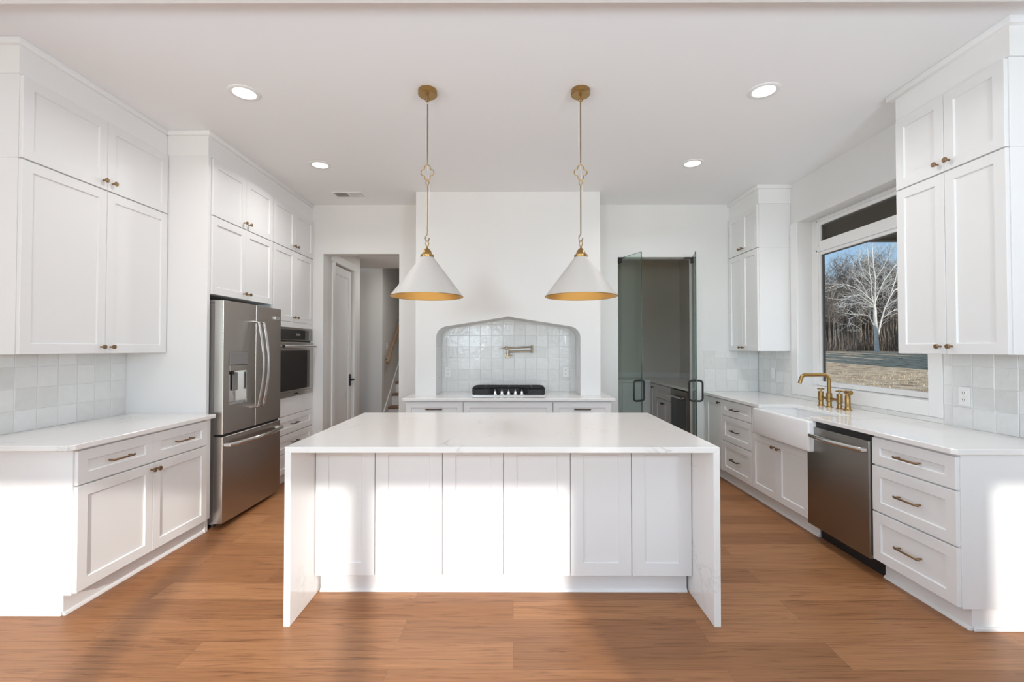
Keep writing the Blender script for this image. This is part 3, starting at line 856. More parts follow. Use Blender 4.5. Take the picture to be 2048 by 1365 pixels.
MB().box(0.36, 0.45, -0.0365, -0.034, 0.018, 0.034, 0.001).build('badge', DKPLASTIC, bt)

# ------------------------------------------------------------------ dishwasher
dw = thing('dishwasher', 'stainless steel dishwasher with bar handle between sink and drawers', 'dishwasher', (2.225, 3.444, 0), -90)
DWW = 0.597
MB().box(0.004, DWW - 0.004, 0.03, 0.60, 0.10, 0.875).build('tub', DKPLASTIC, dw)
dd_ = MB().box(0.002, DWW - 0.002, -0.014, 0.03, 0.112, 0.842, 0.006, 2).build('door', DKSTEEL, dw)
MB().box(0.004, DWW - 0.004, 0.004, 0.03, 0.842, 0.878).build('control_strip', DKPLASTIC, dw)
h = MB(); pts = bow((0.03, -0.012, 0.780), (DWW - 0.03, -0.012, 0.780), (0, -0.05, 0))
h.tube([(0.026, -0.012, 0.780)] + pts + [(DWW - 0.026, -0.012, 0.780)], 0.016, 14, flat=(1.0, 0.75))
h.build('handle', CHROME, dd_)
MB().box(0.002, DWW - 0.002, 0.085, 0.12, 0.0, 0.115).build('toe_panel', DKPLASTIC, dw)

# ------------------------------------------------------------------ farmhouse sink
sk = thing('farmhouse_sink', 'white fireclay apron-front farmhouse sink set into the right counter', 'sink', (2.36, 3.755, 0.652))
m_ = MB(); m_.box(2.17, 2.585, 3.365, 4.145, 0.652, 0.884, 0.016, 3)
o = m_.build('basin', PORC, sk, True)
cut(o, [(2.195 - 2.36, 2.56 - 2.36, 3.395 - 3.755, 4.115 - 3.755, 0.03, 0.40)])
for p in o.data.polygons: p.use_smooth = True
o.data.set_sharp_from_angle(angle=R(35))
MB().lathe([(0, 0.0335), (0.03, 0.0335), (0.045, 0.0345), (0.045, 0.031)], (0.02, 0, 0), 28).build('drain', CHROME, sk)

# ------------------------------------------------------------------ brass bridge faucet and side spray
fa = thing('bridge_faucet', 'brass bridge faucet with two cross handles behind the sink', 'faucet', (2.715, 3.925, CT))
y0 = 3.925
sp = MB()
sp.lathe([(0.030, 0), (0.030, 0.006), (0.020, 0.010), (0.018, 0.045)], (2.715, y0, CT), 24)
sp.lathe([(0.018, 0.045), (0.023, 0.05), (0.023, 0.12), (0.0165, 0.125)], (2.715, y0, CT), 24)
sp.build('centre_post', BRASS, fa, True)
pts = [(2.715, y0, CT + 0.12), (2.715, y0, CT + 0.235)]
pts += [(2.715 - 0.045 + 0.045 * math.cos(R(a)), y0, CT + 0.235 + 0.045 * math.sin(R(a))) for a in range(10, 91, 10)]
pts += [(2.515, y0, CT + 0.278)]
pts += [(2.515 - 0.04 * math.sin(R(a)), y0, CT + 0.238 + 0.04 * math.cos(R(a))) for a in range(10, 76, 10)]
pts += [(2.462, y0, CT + 0.205)]
MB().tube(pts, 0.0155, 18).build('spout', BRASS, fa, True)
MB().tube([(2.715, 4.03, CT + 0.075), (2.715, 3.80, CT + 0.075)], 0.0105, 14).build('bridge_bar', BRASS, fa, True)
for yy in (4.03, 3.80):
    hb = MB()
    hb.lathe([(0.028, 0), (0.028, 0.006), (0.019, 0.010), (0.017, 0.045), (0.022, 0.05), (0.022, 0.128), (0, 0.130)], (2.715, yy, CT), 24)
    hv = hb.build('valve_body', BRASS, fa, True)
    k = MB(); k.cyl((2.715, yy, CT + 0.128), (2.715, yy, CT + 0.150), 0.006, n=12)
    k.cyl((2.715 - 0.030, yy, CT + 0.150), (2.715 + 0.030, yy, CT + 0.150), 0.0055, n=10)
    k.cyl((2.715, yy - 0.030, CT + 0.150), (2.715, yy + 0.030, CT + 0.150), 0.0055, n=10)
    k.lathe([(0.011, 0.143), (0.011, 0.157), (0, 0.157)], (2.715, yy, CT), 14)
    ko = k.build('cross_handle', BRASS, hv, False)
    ko.data.transform(Matrix.Translation(-Vector((2.715, 3.925, CT))))
ss = thing('side_sprayer', 'brass hand sprayer standing right of the bridge faucet', 'sprayer', (2.72, 3.715, CT))
MB().lathe([(0.030, 0), (0.030, 0.006), (0.022, 0.012), (0.0195, 0.03), (0.0195, 0.030)], (0, 0, 0), 24).build('base', BRASS, ss)
kn_ = MB().lathe([(0.0185, 0.03), (0.0195, 0.04), (0.0195, 0.115), (0.014, 0.125), (0.014, 0.135)], (0, 0, 0), 24).build('grip', BRASS, ss)
hd_ = MB(); hd_.tube([(0.0, 0.030, 0.147), (0.0, 0.022, 0.147), (0.0, -0.022, 0.147), (0.0, -0.030, 0.147), (0, -0.031, 0.147), (0, -0.037, 0.147)], [0.012, 0.017, 0.017, 0.013, 0.018, 0.018], 18)
hd_.build('spray_head', BRASS, ss)

# ------------------------------------------------------------------ cooktop and pot filler
ck = thing('gas_cooktop', 'stainless gas cooktop with black grates and five front knobs', 'cooktop', (-0.05, 5.03, CT))
MB().box(-0.436, 0.336, 4.835, 5.275, CT - 0.0005, CT + 0.012, 0.004).build('steel_tray', CHROME, ck, True)
def grate(x0, x1, y0, y1, cham):
    g = MB(); z = CT + 0.076; r = 0.008
    if cham == 'l': out = [(x0, y0 + 0.05), (x0 + 0.02, y0), (x1 - 0.09, y0), (x1, y0 + 0.10), (x1, y1), (x0 + 0.03, y1), (x0, y1 - 0.06)]
    elif cham == 'r': out = [(x0, y0 + 0.10), (x0 + 0.09, y0), (x1 - 0.02, y0), (x1, y0 + 0.05), (x1, y1 - 0.06), (x1 - 0.03, y1), (x0, y1)]
    else: out = [(x0, y0), (x1, y0), (x1, y1), (x0, y1)]
    n_ = len(out)
    for i in range(n_):
        a, b_ = out[i], out[(i + 1) % n_]
        g.tube([(a[0], a[1], z), (b_[0], b_[1], z)], r, 8); g.tube([(a[0], a[1], z), (b_[0], b_[1], z - 0.0)], r, 8)
        g.tube([(a[0], a[1], CT + 0.012), (a[0], a[1], z)], r * 1.05, 8)
        # skirt below the rim
        k = Vector((b_[0] - a[0], b_[1] - a[1], 0)); k.normalize(); nn = Vector((-k.y, k.x, 0)) * 0.004
        bm = g.bm
        vs = [bm.verts.new((p[0] + s_ * nn.x, p[1] + s_ * nn.y, zz)) for s_ in (-1, 1) for p, zz in ((a, CT + 0.020), (b_, CT + 0.020), (b_, z), (a, z))]
        for F in ((0, 1, 2, 3), (7, 6, 5, 4), (0, 4, 5, 1)): bm.faces.new([vs[q] for q in F])
    cx, cy = (x0 + x1) / 2, (y0 + y1) / 2
    for i in range(1, 4):
        yy = y0 + (y1 - y0) * i / 4
        ins = 0.008 if (cham == 'c' or i > 1) else 0.03
        g.tube([(x0 + ins * 0, yy if i > 1 or cham == 'c' else max(yy, y0 + 0.1), z), (x1, yy if i > 1 or cham == 'c' else max(yy, y0 + 0.1), z)], r, 8)
    g.tube([(cx, y0, z), (cx, y1, z)], r, 8)
    for px, py in ((cx, y0 + (y1 - y0) * 0.3), (cx, y0 + (y1 - y0) * 0.72)):
        g.lathe([(0.045, 0.012), (0.045, 0.022), (0.03, 0.03), (0, 0.032)], (px, py, CT), 20)
    g.build('grate', IRON, ck, True)
grate(-0.432, -0.170, 4.85, 5.26, 'l'); grate(-0.160, 0.062, 4.95, 5.26, 'c'); grate(0.072, 0.332, 4.85, 5.26, 'r')
for x in (-0.195, -0.123, -0.050, 0.022, 0.093):
    k = MB(); k.lathe([(0.026, 0.011), (0.026, 0.016), (0.019, 0.019), (0.0165, 0.044), (0.013, 0.048), (0, 0.048)], (x, 4.872, CT), 20)
    k.box(x - 0.0045, x + 0.0045, 4.866, 4.879, CT + 0.044, CT + 0.068, 0.002)
    k.build('knob', CHROME, ck, True)
pf = thing('pot_filler', 'folded warm nickel pot filler faucet on the niche tiles above the cooktop', 'faucet', (-0.062, 5.30, 1.33))
yw = BW - 0.03 - 0.010
q = MB(); q.lathe([(0.0, -0.012), (0.030, -0.012), (0.033, -0.006), (0.033, 0.0)], (-0.062, yw, 1.335), 24, 'y'); q.build('wall_flange', NICKEL, pf, True)
q = MB(); q.cyl((-0.062, yw, 1.335), (-0.062, yw - 0.055, 1.335), 0.013); q.cyl((-0.062, yw - 0.055, 1.325), (-0.062, yw - 0.055, 1.405), 0.0135)
q.lathe([(0.017, 0.0), (0.017, 0.02)], (-0.062, yw - 0.055, 1.345), 18); q.build('riser', NICKEL, pf, True)
q = MB(); q.tube([(-0.055, yw - 0.06, 1.336), (-0.010, yw - 0.075, 1.336)], 0.0055, 10); q.build('lever', NICKEL, pf, True)
q = MB(); q.tube([(-0.05, yw - 0.055, 1.380), (0.205, yw - 0.060, 1.383)], 0.0105, 14); q.build('lower_arm', NICKEL, pf, True)
q = MB(); q.cyl((0.216, yw - 0.06, 1.365), (0.216, yw - 0.06, 1.455), 0.0125); q.build('elbow_joint', NICKEL, pf, True)
q = MB(); q.tube([(0.216, yw - 0.06, 1.437), (-0.06, yw - 0.10, 1.424)], 0.0095, 14)
q.lathe([(0.013, 0), (0.016, 0.006), (0.016, 0.03), (0.012, 0.036)], (-0.075, yw - 0.10, 1.408), 16); q.tube([(-0.04, yw - 0.098, 1.424), (-0.105, yw - 0.106, 1.420)], 0.0145, 14)
q.build('upper_arm', NICKEL, pf, True)
q = MB(); q.tube([(-0.105, yw - 0.106, 1.42), (-0.145, yw - 0.112, 1.418)], [0.009, 0.004], 10); q.build('valve_lever', NICKEL, pf, True)

# ------------------------------------------------------------------ outlets and switch plates
def outlet(label, loc, rz, group=None, kind='outlet'):
    o = thing('power_outlet' if kind == 'outlet' else 'light_switch', label, kind, loc, rz, group)
    pl_ = MB().box(-0.036, 0.036, -0.006, 0, 0, 0.118, 0.002).build('cover_plate', OUTLET, o)
    if kind == 'outlet':
        for z in (0.037, 0.081):
            s_ = MB().box(-0.016, 0.016, -0.0085, -0.0055, z - 0.014, z + 0.014, 0.001).build('socket', OUTLET, pl_)
            t = MB(); t.box(-0.008, -0.0055, -0.009, -0.0084, z - 0.004, z + 0.007); t.box(0.0055, 0.008, -0.009, -0.0084, z - 0.004, z + 0.006); t.box(-0.002, 0.002, -0.009, -0.0084, z - 0.010, z - 0.006)
            t.build('slots', DARK, s_)
    else:
        MB().box(-0.016, 0.016, -0.010, -0.0055, 0.026, 0.092, 0.0015).build('rocker', OUTLET, pl_)
    return o
outlet('white wall outlet on the niche tiles left of the cooktop', (-0.765, BW - 0.041, 1.085), 0)
outlet('white wall outlet on the niche tiles right of the cooktop', (0.612, BW - 0.041, 1.085), 0)
outlet('white wall outlet on the right tile backsplash under the near wall cabinet', (RX - 0.011, 2.905, 1.055), -90)
outlet('white rocker switch on the right wall tiles near the back corner', (RX - 0.011, 5.03, 1.085), -90, kind='switch')

# ------------------------------------------------------------------ pendants
PYY = 2.96
def pendant(x, label):
    p = thing('pendant_lamp', label, 'pendant lamp', (x, PYY, 1.755), 0, 'pendant lamps over the island')
    def L(z): return z - 1.755
    MB().lathe([(0, L(CZ) - 0.0005), (0.060, L(CZ) - 0.0005), (0.062, L(3.11)), (0.062, L(3.083)), (0.058, L(3.079)), (0, L(3.079))], (0, 0, 0), 40).build('ceiling_canopy', BRASS, p)
    q = MB(); q.cyl((0, 0, L(3.08)), (0, 0, L(3.06)), 0.006, n=12)
    q.tube([(0.013 * math.cos(R(a)), 0, L(3.05) + 0.013 * math.sin(R(a))) for a in range(0, 360, 30)], 0.0028, 8, closed=True)
    q.tube([(0, 0.012 * math.cos(R(a)), L(3.03) + 0.015 * math.sin(R(a))) for a in range(0, 360, 30)], 0.0028, 8, closed=True)
    q.build('hook', BRASS, p)
    MB().tube([(0, 0, L(3.015)), (0, 0, L(2.63))], 0.0046, 10).build('upper_rod', NICKEL, p)
    qf = []
    for k in range(4):
        a0 = 90 * k
        c_ = Vector((0.020 * math.cos(R(a0)), 0, 0.027 * math.sin(R(a0)) if k % 2 else 0.0))
        c_ = Vector((0.0235 * math.cos(R(a0)), 0, 0.0295 * math.sin(R(a0))))
        for a in range(-100, 101, 25):
            qf.append(c_ + Vector((0.019 * math.cos(R(a0 + a)), 0, 0.021 * math.sin(R(a0 + a)))))
    MB().tube([v + Vector((0, 0, L(2.571))) for v in qf], 0.0030, 8, closed=True).build('quatrefoil_link', BRASS, p)
    q = MB(); q.tube([(0.011 * math.cos(R(a)), 0, L(2.505) + 0.016 * math.sin(R(a))) for a in range(0, 360, 30)], 0.0026, 8, closed=True)
    q.build('chain_link', BRASS, p)
    pts = [(0, 0, L(2.49)), (0, 0, L(2.165)), (-0.009, 0, L(2.152)), (-0.013, 0, L(2.14)), (-0.009, 0, L(2.125)), (0, 0, L(2.119)), (0.009, 0, L(2.125)), (0.013, 0, L(2.14))]
    MB().tube(pts, 0.0042, 10).build('lower_rod', NICKEL, p)
    MB().tube([(0.0105 * math.cos(R(a)), 0, L(2.103) + 0.018 * math.sin(R(a))) for a in range(0, 360, 30)], 0.0030, 8, closed=True).build('ring', BRASS, p)
    MB().tube([(-0.008, 0.004, L(3.075)), (-0.012, 0.006, L(2.9)), (-0.011, 0.006, L(2.7)), (0.004, 0.005, L(2.56)), (0.013, 0.006, L(2.47)), (0.009, 0.006, L(2.3)), (0.007, 0.004, L(2.12)), (0.004, 0.0, L(2.085))], 0.0016, 6).build('cord', CORD, p)
    MB().lathe([(0.0, L(2.085)), (0.006, L(2.085)), (0.007, L(2.073)), (0.016, L(2.067)), (0.026, L(2.054)), (0.031, L(2.038)), (0.032, L(2.034)), (0.043, L(2.030)), (0.0435, L(2.016)), (0.041, L(2.012))], (0, 0, 0), 36).build('brass_cap', BRASS, p)
    sh = MB().lathe([(0.041, L(2.014)), (0.229, L(1.765)), (0.2325, L(1.757))], (0, 0, 0), 72).build('shade', SHADE, p)
    MB().lathe([(0.036, L(2.006)), (0.225, L(1.760)), (0.232, L(1.7555)), (0.2335, L(1.757))], (0, 0, 0), 72).build('gold_lining', GOLDLEAF, sh)
    MB().tube([(0.2335 * math.cos(R(a)), 0.2335 * math.sin(R(a)), L(1.757)) for a in range(0, 360, 5)], 0.0024, 6, closed=True).build('brass_rim', BRASS, sh)
    b_ = MB().lathe([(0, L(1.86)), (0.02, L(1.865)), (0.03, L(1.888)), (0.025, L(1.915)), (0.013, L(1.94)), (0.013, L(1.985))], (0, 0, 0), 20).build('bulb', BULB, p)
    d = bpy.data.lights.new('pendant_glow', 'POINT'); d.energy = 1.1; d.color = (1.0, 0.72, 0.40); d.shadow_soft_size = 0.03
    o = bpy.data.objects.new('bulb_glow', d); COL.objects.link(o); o.parent = p; o.location = (0, 0, L(1.835))
    return p
pendant(-0.562, 'left white cone pendant lamp with brass cap and gold lining over the island')
pendant(0.441, 'right white cone pendant lamp with brass cap and gold lining over the island')

# ------------------------------------------------------------------ recessed lights and vent
rl = []
for x, y, lab in ((-1.782, 2.985, 'recessed ceiling light in front of the left wall cabinets, nearest on that side'), (-1.782, 4.17, 'recessed ceiling light at the back left, facing the wall oven cabinets'),
                  (1.648, 2.970, 'recessed ceiling light between the right pendant and the near right wall cabinets'), (1.642, 4.145, 'recessed ceiling light at the back right, in front of the pantry opening')):
    if not rl:
        p = thing('recessed_light', lab, 'ceiling light', (x, y, CZ), 0, 'recessed lights in the kitchen ceiling')
        MB().lathe([(0.069, 0.0), (0.071, -0.006), (0.090, -0.007), (0.097, -0.003), (0.098, 0.0)], (0, 0, 0), 48).build('trim_ring', TRIM, p)
        MB().lathe([(0.0705, -0.0045), (0, -0.0045)], (0, 0, 0), 48).build('lens', LENS, p)
        d = bpy.data.lights.new('can_beam', 'AREA'); d.shape = 'DISK'; d.size = 0.13; d.energy = 7.5; d.color = (1, 0.98, 0.95); d.spread = R(150)
        o = bpy.data.objects.new('lamp_beam', d); COL.objects.link(o); o.parent = p; o.location = (0, 0, -0.010)
    else:
        p = copy_tree(rl[0]); p.location = (x, y, CZ); p['label'] = lab
    rl.append(p)
v = thing('air_vent', 'white slatted air vent in the ceiling near the back wall', 'vent', (-1.81, 4.98, CZ))
m_ = MB()
m_.box(-0.165, 0.165, -0.085, -0.065, -0.006, 0, 0.002); m_.box(-0.165, 0.165, 0.065, 0.085, -0.006, 0, 0.002); m_.box(-0.165, -0.145, -0.065, 0.065, -0.006, 0, 0.002); m_.box(0.145, 0.165, -0.065, 0.065, -0.006, 0, 0.002); m_.box(-0.008, 0.008, -0.065, 0.065, -0.006, 0, 0.001)
m_.build('frame', TRIM, v)
MB().box(-0.145, 0.145, -0.065, 0.065, -0.0012, -0.0002).build('dark_backing', PLASTIC, v)
for sgn in (-1, 1):
    s_ = MB()
    for i in range(8):
        x = sgn * (0.018 + i * 0.0165)
        s_.box(x - 0.0012, x + 0.0012, -0.065, 0.065, -0.013, -0.001, rot=Matrix.Rotation(R(sgn * 40), 3, 'Y'), about=(x, 0, -0.006))
    s_.build('slats', TRIM, v)

# ------------------------------------------------------------------ glass pantry doors
def glass_door(label, hinge, ang, W, flip):
    """local x runs from the hinge to the free edge"""
    o = thing('glass_door', label, 'door', (hinge[0], hinge[1], 0.012), ang)
    T = 0.005
    H_ = 2.468
    pane = MB().box(0.004, W, -T, T, 0, H_)
    po = pane.build('glass_pane', DGLASS, o, smooth=False)
    e = MB(); e.box(W - 0.0005, W + 0.001, -T, T, 0, H_); e.box(0.003, W, -T, T, H_ - 0.0005, H_ + 0.001)
    e.build('polished_edge', GEDGE, po)
    h = MB()
    zc = 0.94
    pts = []
    hw, hh_, r = 0.068, 0.112, 0.03
    for cx, cz, a0 in ((hw - r, hh_ - r, 0), (-hw + r, hh_ - r, 90), (-hw + r, -hh_ + r, 180), (hw - r, -hh_ + r, 270)):
        for a in range(0, 91, 15): pts.append((W - 0.05, cx + r * math.cos(R(a0 + a)), zc + cz + r * math.sin(R(a0 + a))))
    h.tube(pts, 0.0105, 12, closed=True)
    h.build('pull_handle', BLACK, o)
    for z in (H_ - 0.055, 0.0):
        MB().box(-0.002, 0.062, -0.014, 0.014, z, z + 0.055, 0.002).build('pivot_clamp', BLACK, o)
    return o
glass_door('left leaf of the open glass pantry door with black loop handle', (PX0 + 0.012, BW + 0.03), -68, 0.43, 1)
glass_door('right leaf of the open glass pantry door, seen nearly edge-on', (PX1 - 0.012, BW + 0.03), -106, 0.43, -1)
m_ = MB(); m_.box(PX0, PX0 + 0.09, BW + 0.02, BW + 0.05, PZ - 0.012, PZ, 0.001); m_.box(PX1 - 0.10, PX1, BW + 0.02, BW + 0.05, PZ - 0.012, PZ, 0.001)
struct('trim_8', m_, BLACK, 'black pivot rails at the head of the pantry opening')

# ------------------------------------------------------------------ pantry fittings
c = thing('pantry_cabinet', 'white pantry base cabinet along its back wall with drawers, behind the glass', 'cabinet', (1.125, 7.22, 0), 0)
carcass(c, 1.06, 0.60, 0.115, 0.883, (0, 1.06, 0.06))
for z0, z1 in ((0.72, 0.873), (0.60, 0.716), (0.122, 0.596)): front(c, 'drawer', 0.004, 0.56, z0, z1, pl=True, hw=DKBRONZE)
front(c, 'door', 0.60, 0.95, 0.122, 0.873)
c = thing('pantry_cabinet', 'white pantry base cabinet on its right wall with one drawer and doors', 'cabinet', (2.19, 7.20, 0), -90)
carcass(c, 0.96, 0.67, 0.115, 0.883, (0, 0.96, 0.06))
front(c, 'door', 0.01, 0.26, 0.122, 0.873, kn=(0.14, 0.82), hw=DKBRONZE)
front(c, 'drawer', 0.27, 0.95, 0.68, 0.873)
front(c, 'door', 0.27, 0.61, 0.122, 0.674, kn=(0.58, 0.62), hw=DKBRONZE); front(c, 'door', 0.61, 0.95, 0.122, 0.674, kn=(0.64, 0.62), hw=DKBRONZE)
m_ = MB().prism([(1.12, 7.18), (2.16, 7.18), (2.16, BW + 0.16), (2.864, BW + 0.16), (2.864, 7.83), (1.12, 7.83)], 'z', 0.884, CT, 0.003)
single('pantry_countertop', m_, QUARTZ, 'L-shaped quartz countertop inside the pantry behind the glass doors', 'countertop')
m_ = MB(); m_.box(1.12, 2.864, 7.81, 7.829, CT + 0.0005, CT + 0.10, 0.002); m_.box(2.845, 2.864, BW + 0.16, 7.81, CT + 0.0005, CT + 0.10, 0.002)
single('pantry_upstand', m_, QUARTZ, 'low quartz upstand along the pantry walls above its counter', 'backsplash')
bc = thing('beverage_cooler', 'undercounter beverage cooler with dark glass door inside the pantry', 'cooler', (2.19, 6.23, 0), -90)
MB().box(0.006, 0.59, 0.0, 0.62, 0.02, 0.878).build('body', DKPLASTIC, bc)
bd = MB().box(0.003, 0.593, -0.045, -0.002, 0.10, 0.872, 0.003).build('door_frame', DKSTEEL, bc)
MB().box(0.05, 0.546, -0.0465, -0.044, 0.15, 0.80, 0.001).build('door_glass', BGLASS, bd)
h = MB(); h.tube([(0.05, -0.095, 0.79), (0.546, -0.095, 0.79)], 0.013, 14)
for x in (0.09, 0.506): h.cyl((x, -0.095, 0.79), (x, -0.044, 0.79), 0.009, n=12)
h.build('handle', CHROME, bd)
c = thing('pantry_cabinet', 'white pantry filler cabinet nearest the opening, beside the beverage cooler', 'cabinet', (2.19, 5.63, 0), -90)
carcass(c, 0.12, 0.67, 0.115, 0.883, (0, 0.12, 0.06))

# ------------------------------------------------------------------ baseboards
m_ = MB(); m_.box(HX1 - 0.0, -1.11, BW - 0.015, BW, 0, 0.13, 0.003); m_.box(1.04, PX0, BW - 0.015, BW, 0, 0.13, 0.003); m_.box(PX1, 2.24, BW - 0.015, BW, 0, 0.13, 0.003); m_.box(-2.33, HX0, BW - 0.015, BW, 0, 0.13, 0.003)
struct('baseboard_back', m_, TRIM)
m_ = MB(); m_.box(-3.8, -2.202, 7.615, 7.63, 0, 0.13, 0.003)
struct('baseboard_hall', m_, TRIM)

# ------------------------------------------------------------------ outdoors, seen through the sink window
def gz(x, y):
    """height of the lawn"""
    t = min(max((y - 28) / 45.0, 0), 1); t = t * t * (3 - 2 * t)
    u = min(max((y - 95) / 60.0, 0), 1)
    return -0.55 + 1.45 * t + 5.0 * u * u
gm = MB()
NX, NY = 70, 90
rnd = random.Random(5)
vv = []
for j in range(NY + 1):
    y = -30 + 200 * (j / NY) ** 1.35
    row = []
    for i in range(NX + 1):
        x = 3.3 + 190 * (i / NX) ** 1.5
        row.append(gm.bm.verts.new((x, y, gz(x, y) + rnd.uniform(-0.05, 0.05))))
    vv.append(row)
for j in range(NY):
    for i in range(NX):
        gm.bm.faces.new((vv[j][i], vv[j][i + 1], vv[j + 1][i + 1], vv[j + 1][i]))
lw = gm.build('lawn', GRASS); lw['kind'] = 'structure'; lw['label'] = 'dry tan lawn beyond the sink window'; lw['category'] = 'lawn'

def grow(mb, p, d, L, r, depth, rnd, up=0.25, n=4, spread=0.75):
    """one branch with children"""
    p = Vector(p); d = Vector(d).normalized()
    k = 4
    pts = [p]; rs = [r]
    for i in range(k):
        d = (d + Vector((rnd.gauss(0, 0.13), rnd.gauss(0, 0.13), rnd.gauss(0, 0.08) + up * 0.25))).normalized()
        pts.append(pts[-1] + d * L / k); rs.append(r * (1 - 0.6 * (i + 1) / k))
    mb.tube(pts, rs, n if depth > 1 else 3, cap=False)
    if depth <= 0: return
    for i in range(3 + (depth > 1) * 2):
        t = rnd.uniform(0.3, 1.0) * k; a = int(min(t, k - 1)); q = pts[a].lerp(pts[a + 1], t - a)
        s = Vector((rnd.gauss(0, 1), rnd.gauss(0, 1), rnd.gauss(0.2, 0.6))).normalized()
        grow(mb, q, d * (1 - spread) + s * spread + Vector((0, 0, up)), L * rnd.uniform(0.45, 0.68), max(rs[a] * 0.55, 0.012), depth - 1, rnd, up, n, spread)

# pale sycamore: limbs traced from their joints, spread in depth, with twigs
TY = 70.0
def wp(u, v_, dy=0.0):
    px, py = 1630 + u / 4.708, 500 + v_ / 4.708
    Y = TY + dy
    return Vector(((px - 1026.5) / FPX * Y, Y, 1.42 + (697 - py) / FPX * Y))
limbs = [
    ([(578, 975), (570, 860), (566, 740), (560, 640), (560, 550)], 0.34, 0.24, 0, 0),
    ([(560, 550), (566, 400), (571, 270), (552, 160), (546, 10), (540, -140)], 0.20, 0.05, 0, 0.6),
    ([(556, 540), (534, 420), (526, 300), (510, 180), (503, 60), (490, -60)], 0.15, 0.04, 0, -1.5),
    ([(562, 500), (600, 400), (650, 290), (740, 170), (800, 110), (860, 40)], 0.13, 0.04, 0, 1.8),
    ([(571, 270), (640, 170), (700, 50), (740, -60)], 0.11, 0.03, 0.6, -1.5),
    ([(588, 800), (612, 690), (650, 560), (700, 450), (745, 380), (815, 355), (880, 330)], 0.22, 0.06, 0, 1.2),
    ([(700, 450), (760, 270), (782, 180), (800, 60)], 0.12, 0.03, 0.8, 2.0),
    ([(668, 540), (720, 490), (790, 465), (850, 450)], 0.10, 0.03, 0.6, -1.0),
    ([(640, 640), (700, 590), (765, 560), (820, 540)], 0.09, 0.03, 0.4, 0.5),
    ([(555, 545), (470, 512), (430, 498), (330, 505), (258, 498)], 0.13, 0.03, 0, 1.6),
    ([(552, 530), (480, 470), (410, 425), (330, 440), (250, 480)], 0.11, 0.03, 0, -1.8),
    ([(545, 490), (490, 430), (450, 335), (390, 270), (350, 200)], 0.10, 0.03, -0.4, 1.0),
    ([(520, 470), (440, 390), (360, 350), (290, 330), (190, 330)], 0.09, 0.03, -0.5, -2.0),
    ([(548, 715), (505, 625), (460, 613), (390, 615), (325, 650), (300, 730)], 0.09, 0.03, 0, 1.5),
    ([(528, 330), (470, 250), (430, 150), (410, 40)], 0.09, 0.03, -0.6, 1.2),
    ([(570, 410), (610, 380), (650, 350), (720, 330)], 0.07, 0.02, 0.3, -1.4),
]
rnd = random.Random(3)
tk, bb, tw = MB(), MB(), MB()
for i, (pl_, r0, r1, dy0, dy1) in enumerate(limbs):
    N = len(pl_)
    pts = [wp(u, v_, dy0 + (dy1 - dy0) * k / (N - 1)) for k, (u, v_) in enumerate(pl_)]
    rs = [(r0 + (r1 - r0) * k / (N - 1)) * (0.95 if i == 0 else 0.62) for k in range(N)]
    (tk if i == 0 else bb).tube(pts, rs, 9, cap=True)
    if i == 0: continue
    for k in range(N - 1):
        for s_ in range(6):
            q = pts[k].lerp(pts[k + 1], rnd.random()); d = (pts[k + 1] - pts[k]).normalized()
            sd = Vector((rnd.gauss(0, 1), rnd.gauss(0, 1), rnd.gauss(0.1, 0.7))).normalized()
            grow(tw, q, d * 0.6 + sd * 0.7, rnd.uniform(1.2, 3.2), 0.022, 1, rnd, 0.12)
tr_ = thing('pale_tree', 'tall bare tree with pale bark standing before the woods outside the window', 'tree', wp(578, 985))
tk.build('trunk', PALEBARK, tr_, True); bb.build('limbs', PALEBARK, tr_, True); tw.build('twigs', PALEBARK, tr_, True)

# woods: bare trees
protos = []
for k in range(5):
    rnd = random.Random(40 + k)
    mb = MB(); H_ = rnd.uniform(13, 19)
    pts = [Vector((0, 0, -0.3))]
    for i in range(8): pts.append(pts[-1] + Vector((rnd.gauss(0, 0.12), rnd.gauss(0, 0.12), H_ / 8)))
    rs = [0.17 * (1 - 0.85 * i / 8) for i in range(9)]
    mb.tube(pts, rs, 6, cap=False)
    for i in range(26):
        t = rnd.uniform(0.28, 1.0) ** 0.9 * 8; a = int(min(t, 7)); q = pts[a].lerp(pts[a + 1], t - a)
        an = rnd.uniform(0, 6.28)
        grow(mb, q, (math.cos(an), math.sin(an), rnd.uniform(0.5, 1.3)), rnd.uniform(1.8, 4.2) * (1.25 - t / 14), 0.05, 2 if t > 3 else 1, rnd, 0.22, 3, 0.7)
    o = mb.build('woodland_tree', BARKS[k % 2], smooth=False)
    protos.append(o)
LBL = 'bare grey-brown tree in the dense woods behind the lawn, through the window'
rnd = random.Random(77)
used = set()
for i in range(280):
    Y = 80 + 46 * (i / 280.0) + rnd.uniform(-1.5, 1.5)
    tx = rnd.uniform(0.645, 0.90) if i % 7 else rnd.uniform(0.50, 0.645)
    x = tx * Y
    k = rnd.randrange(5)
    if k not in used: o = protos[k]; used.add(k)
    else: o = protos[k].copy(); COL.objects.link(o)
    o.location = (x, Y, gz(x, Y)); o.rotation_euler = (0, 0, rnd.uniform(0, 6.28))
    f_ = rnd.uniform(0.75, 1.15)
    if tx < 0.70: f_ *= 0.85
    o.scale = (f_ * 0.95, f_ * 0.95, f_)
    tag(o, LBL, 'tree', 'bare trees of the woods')
ub = MB()
for i in range(2200):
    Y = rnd.uniform(76, 108); x = rnd.uniform(0.48, 0.93) * Y; z = gz(x, Y)
    an = rnd.uniform(0, 6.28)
    p0 = Vector((x, Y, z - 0.1)); p1 = p0 + Vector((math.cos(an) * 0.5, math.sin(an) * 0.5, rnd.uniform(0.8, 3.2)))
    ub.tube([p0, p0.lerp(p1, 0.5) + Vector((rnd.gauss(0, .15), 0, 0)), p1], [0.05, 0.035, 0.012], 3, cap=False)
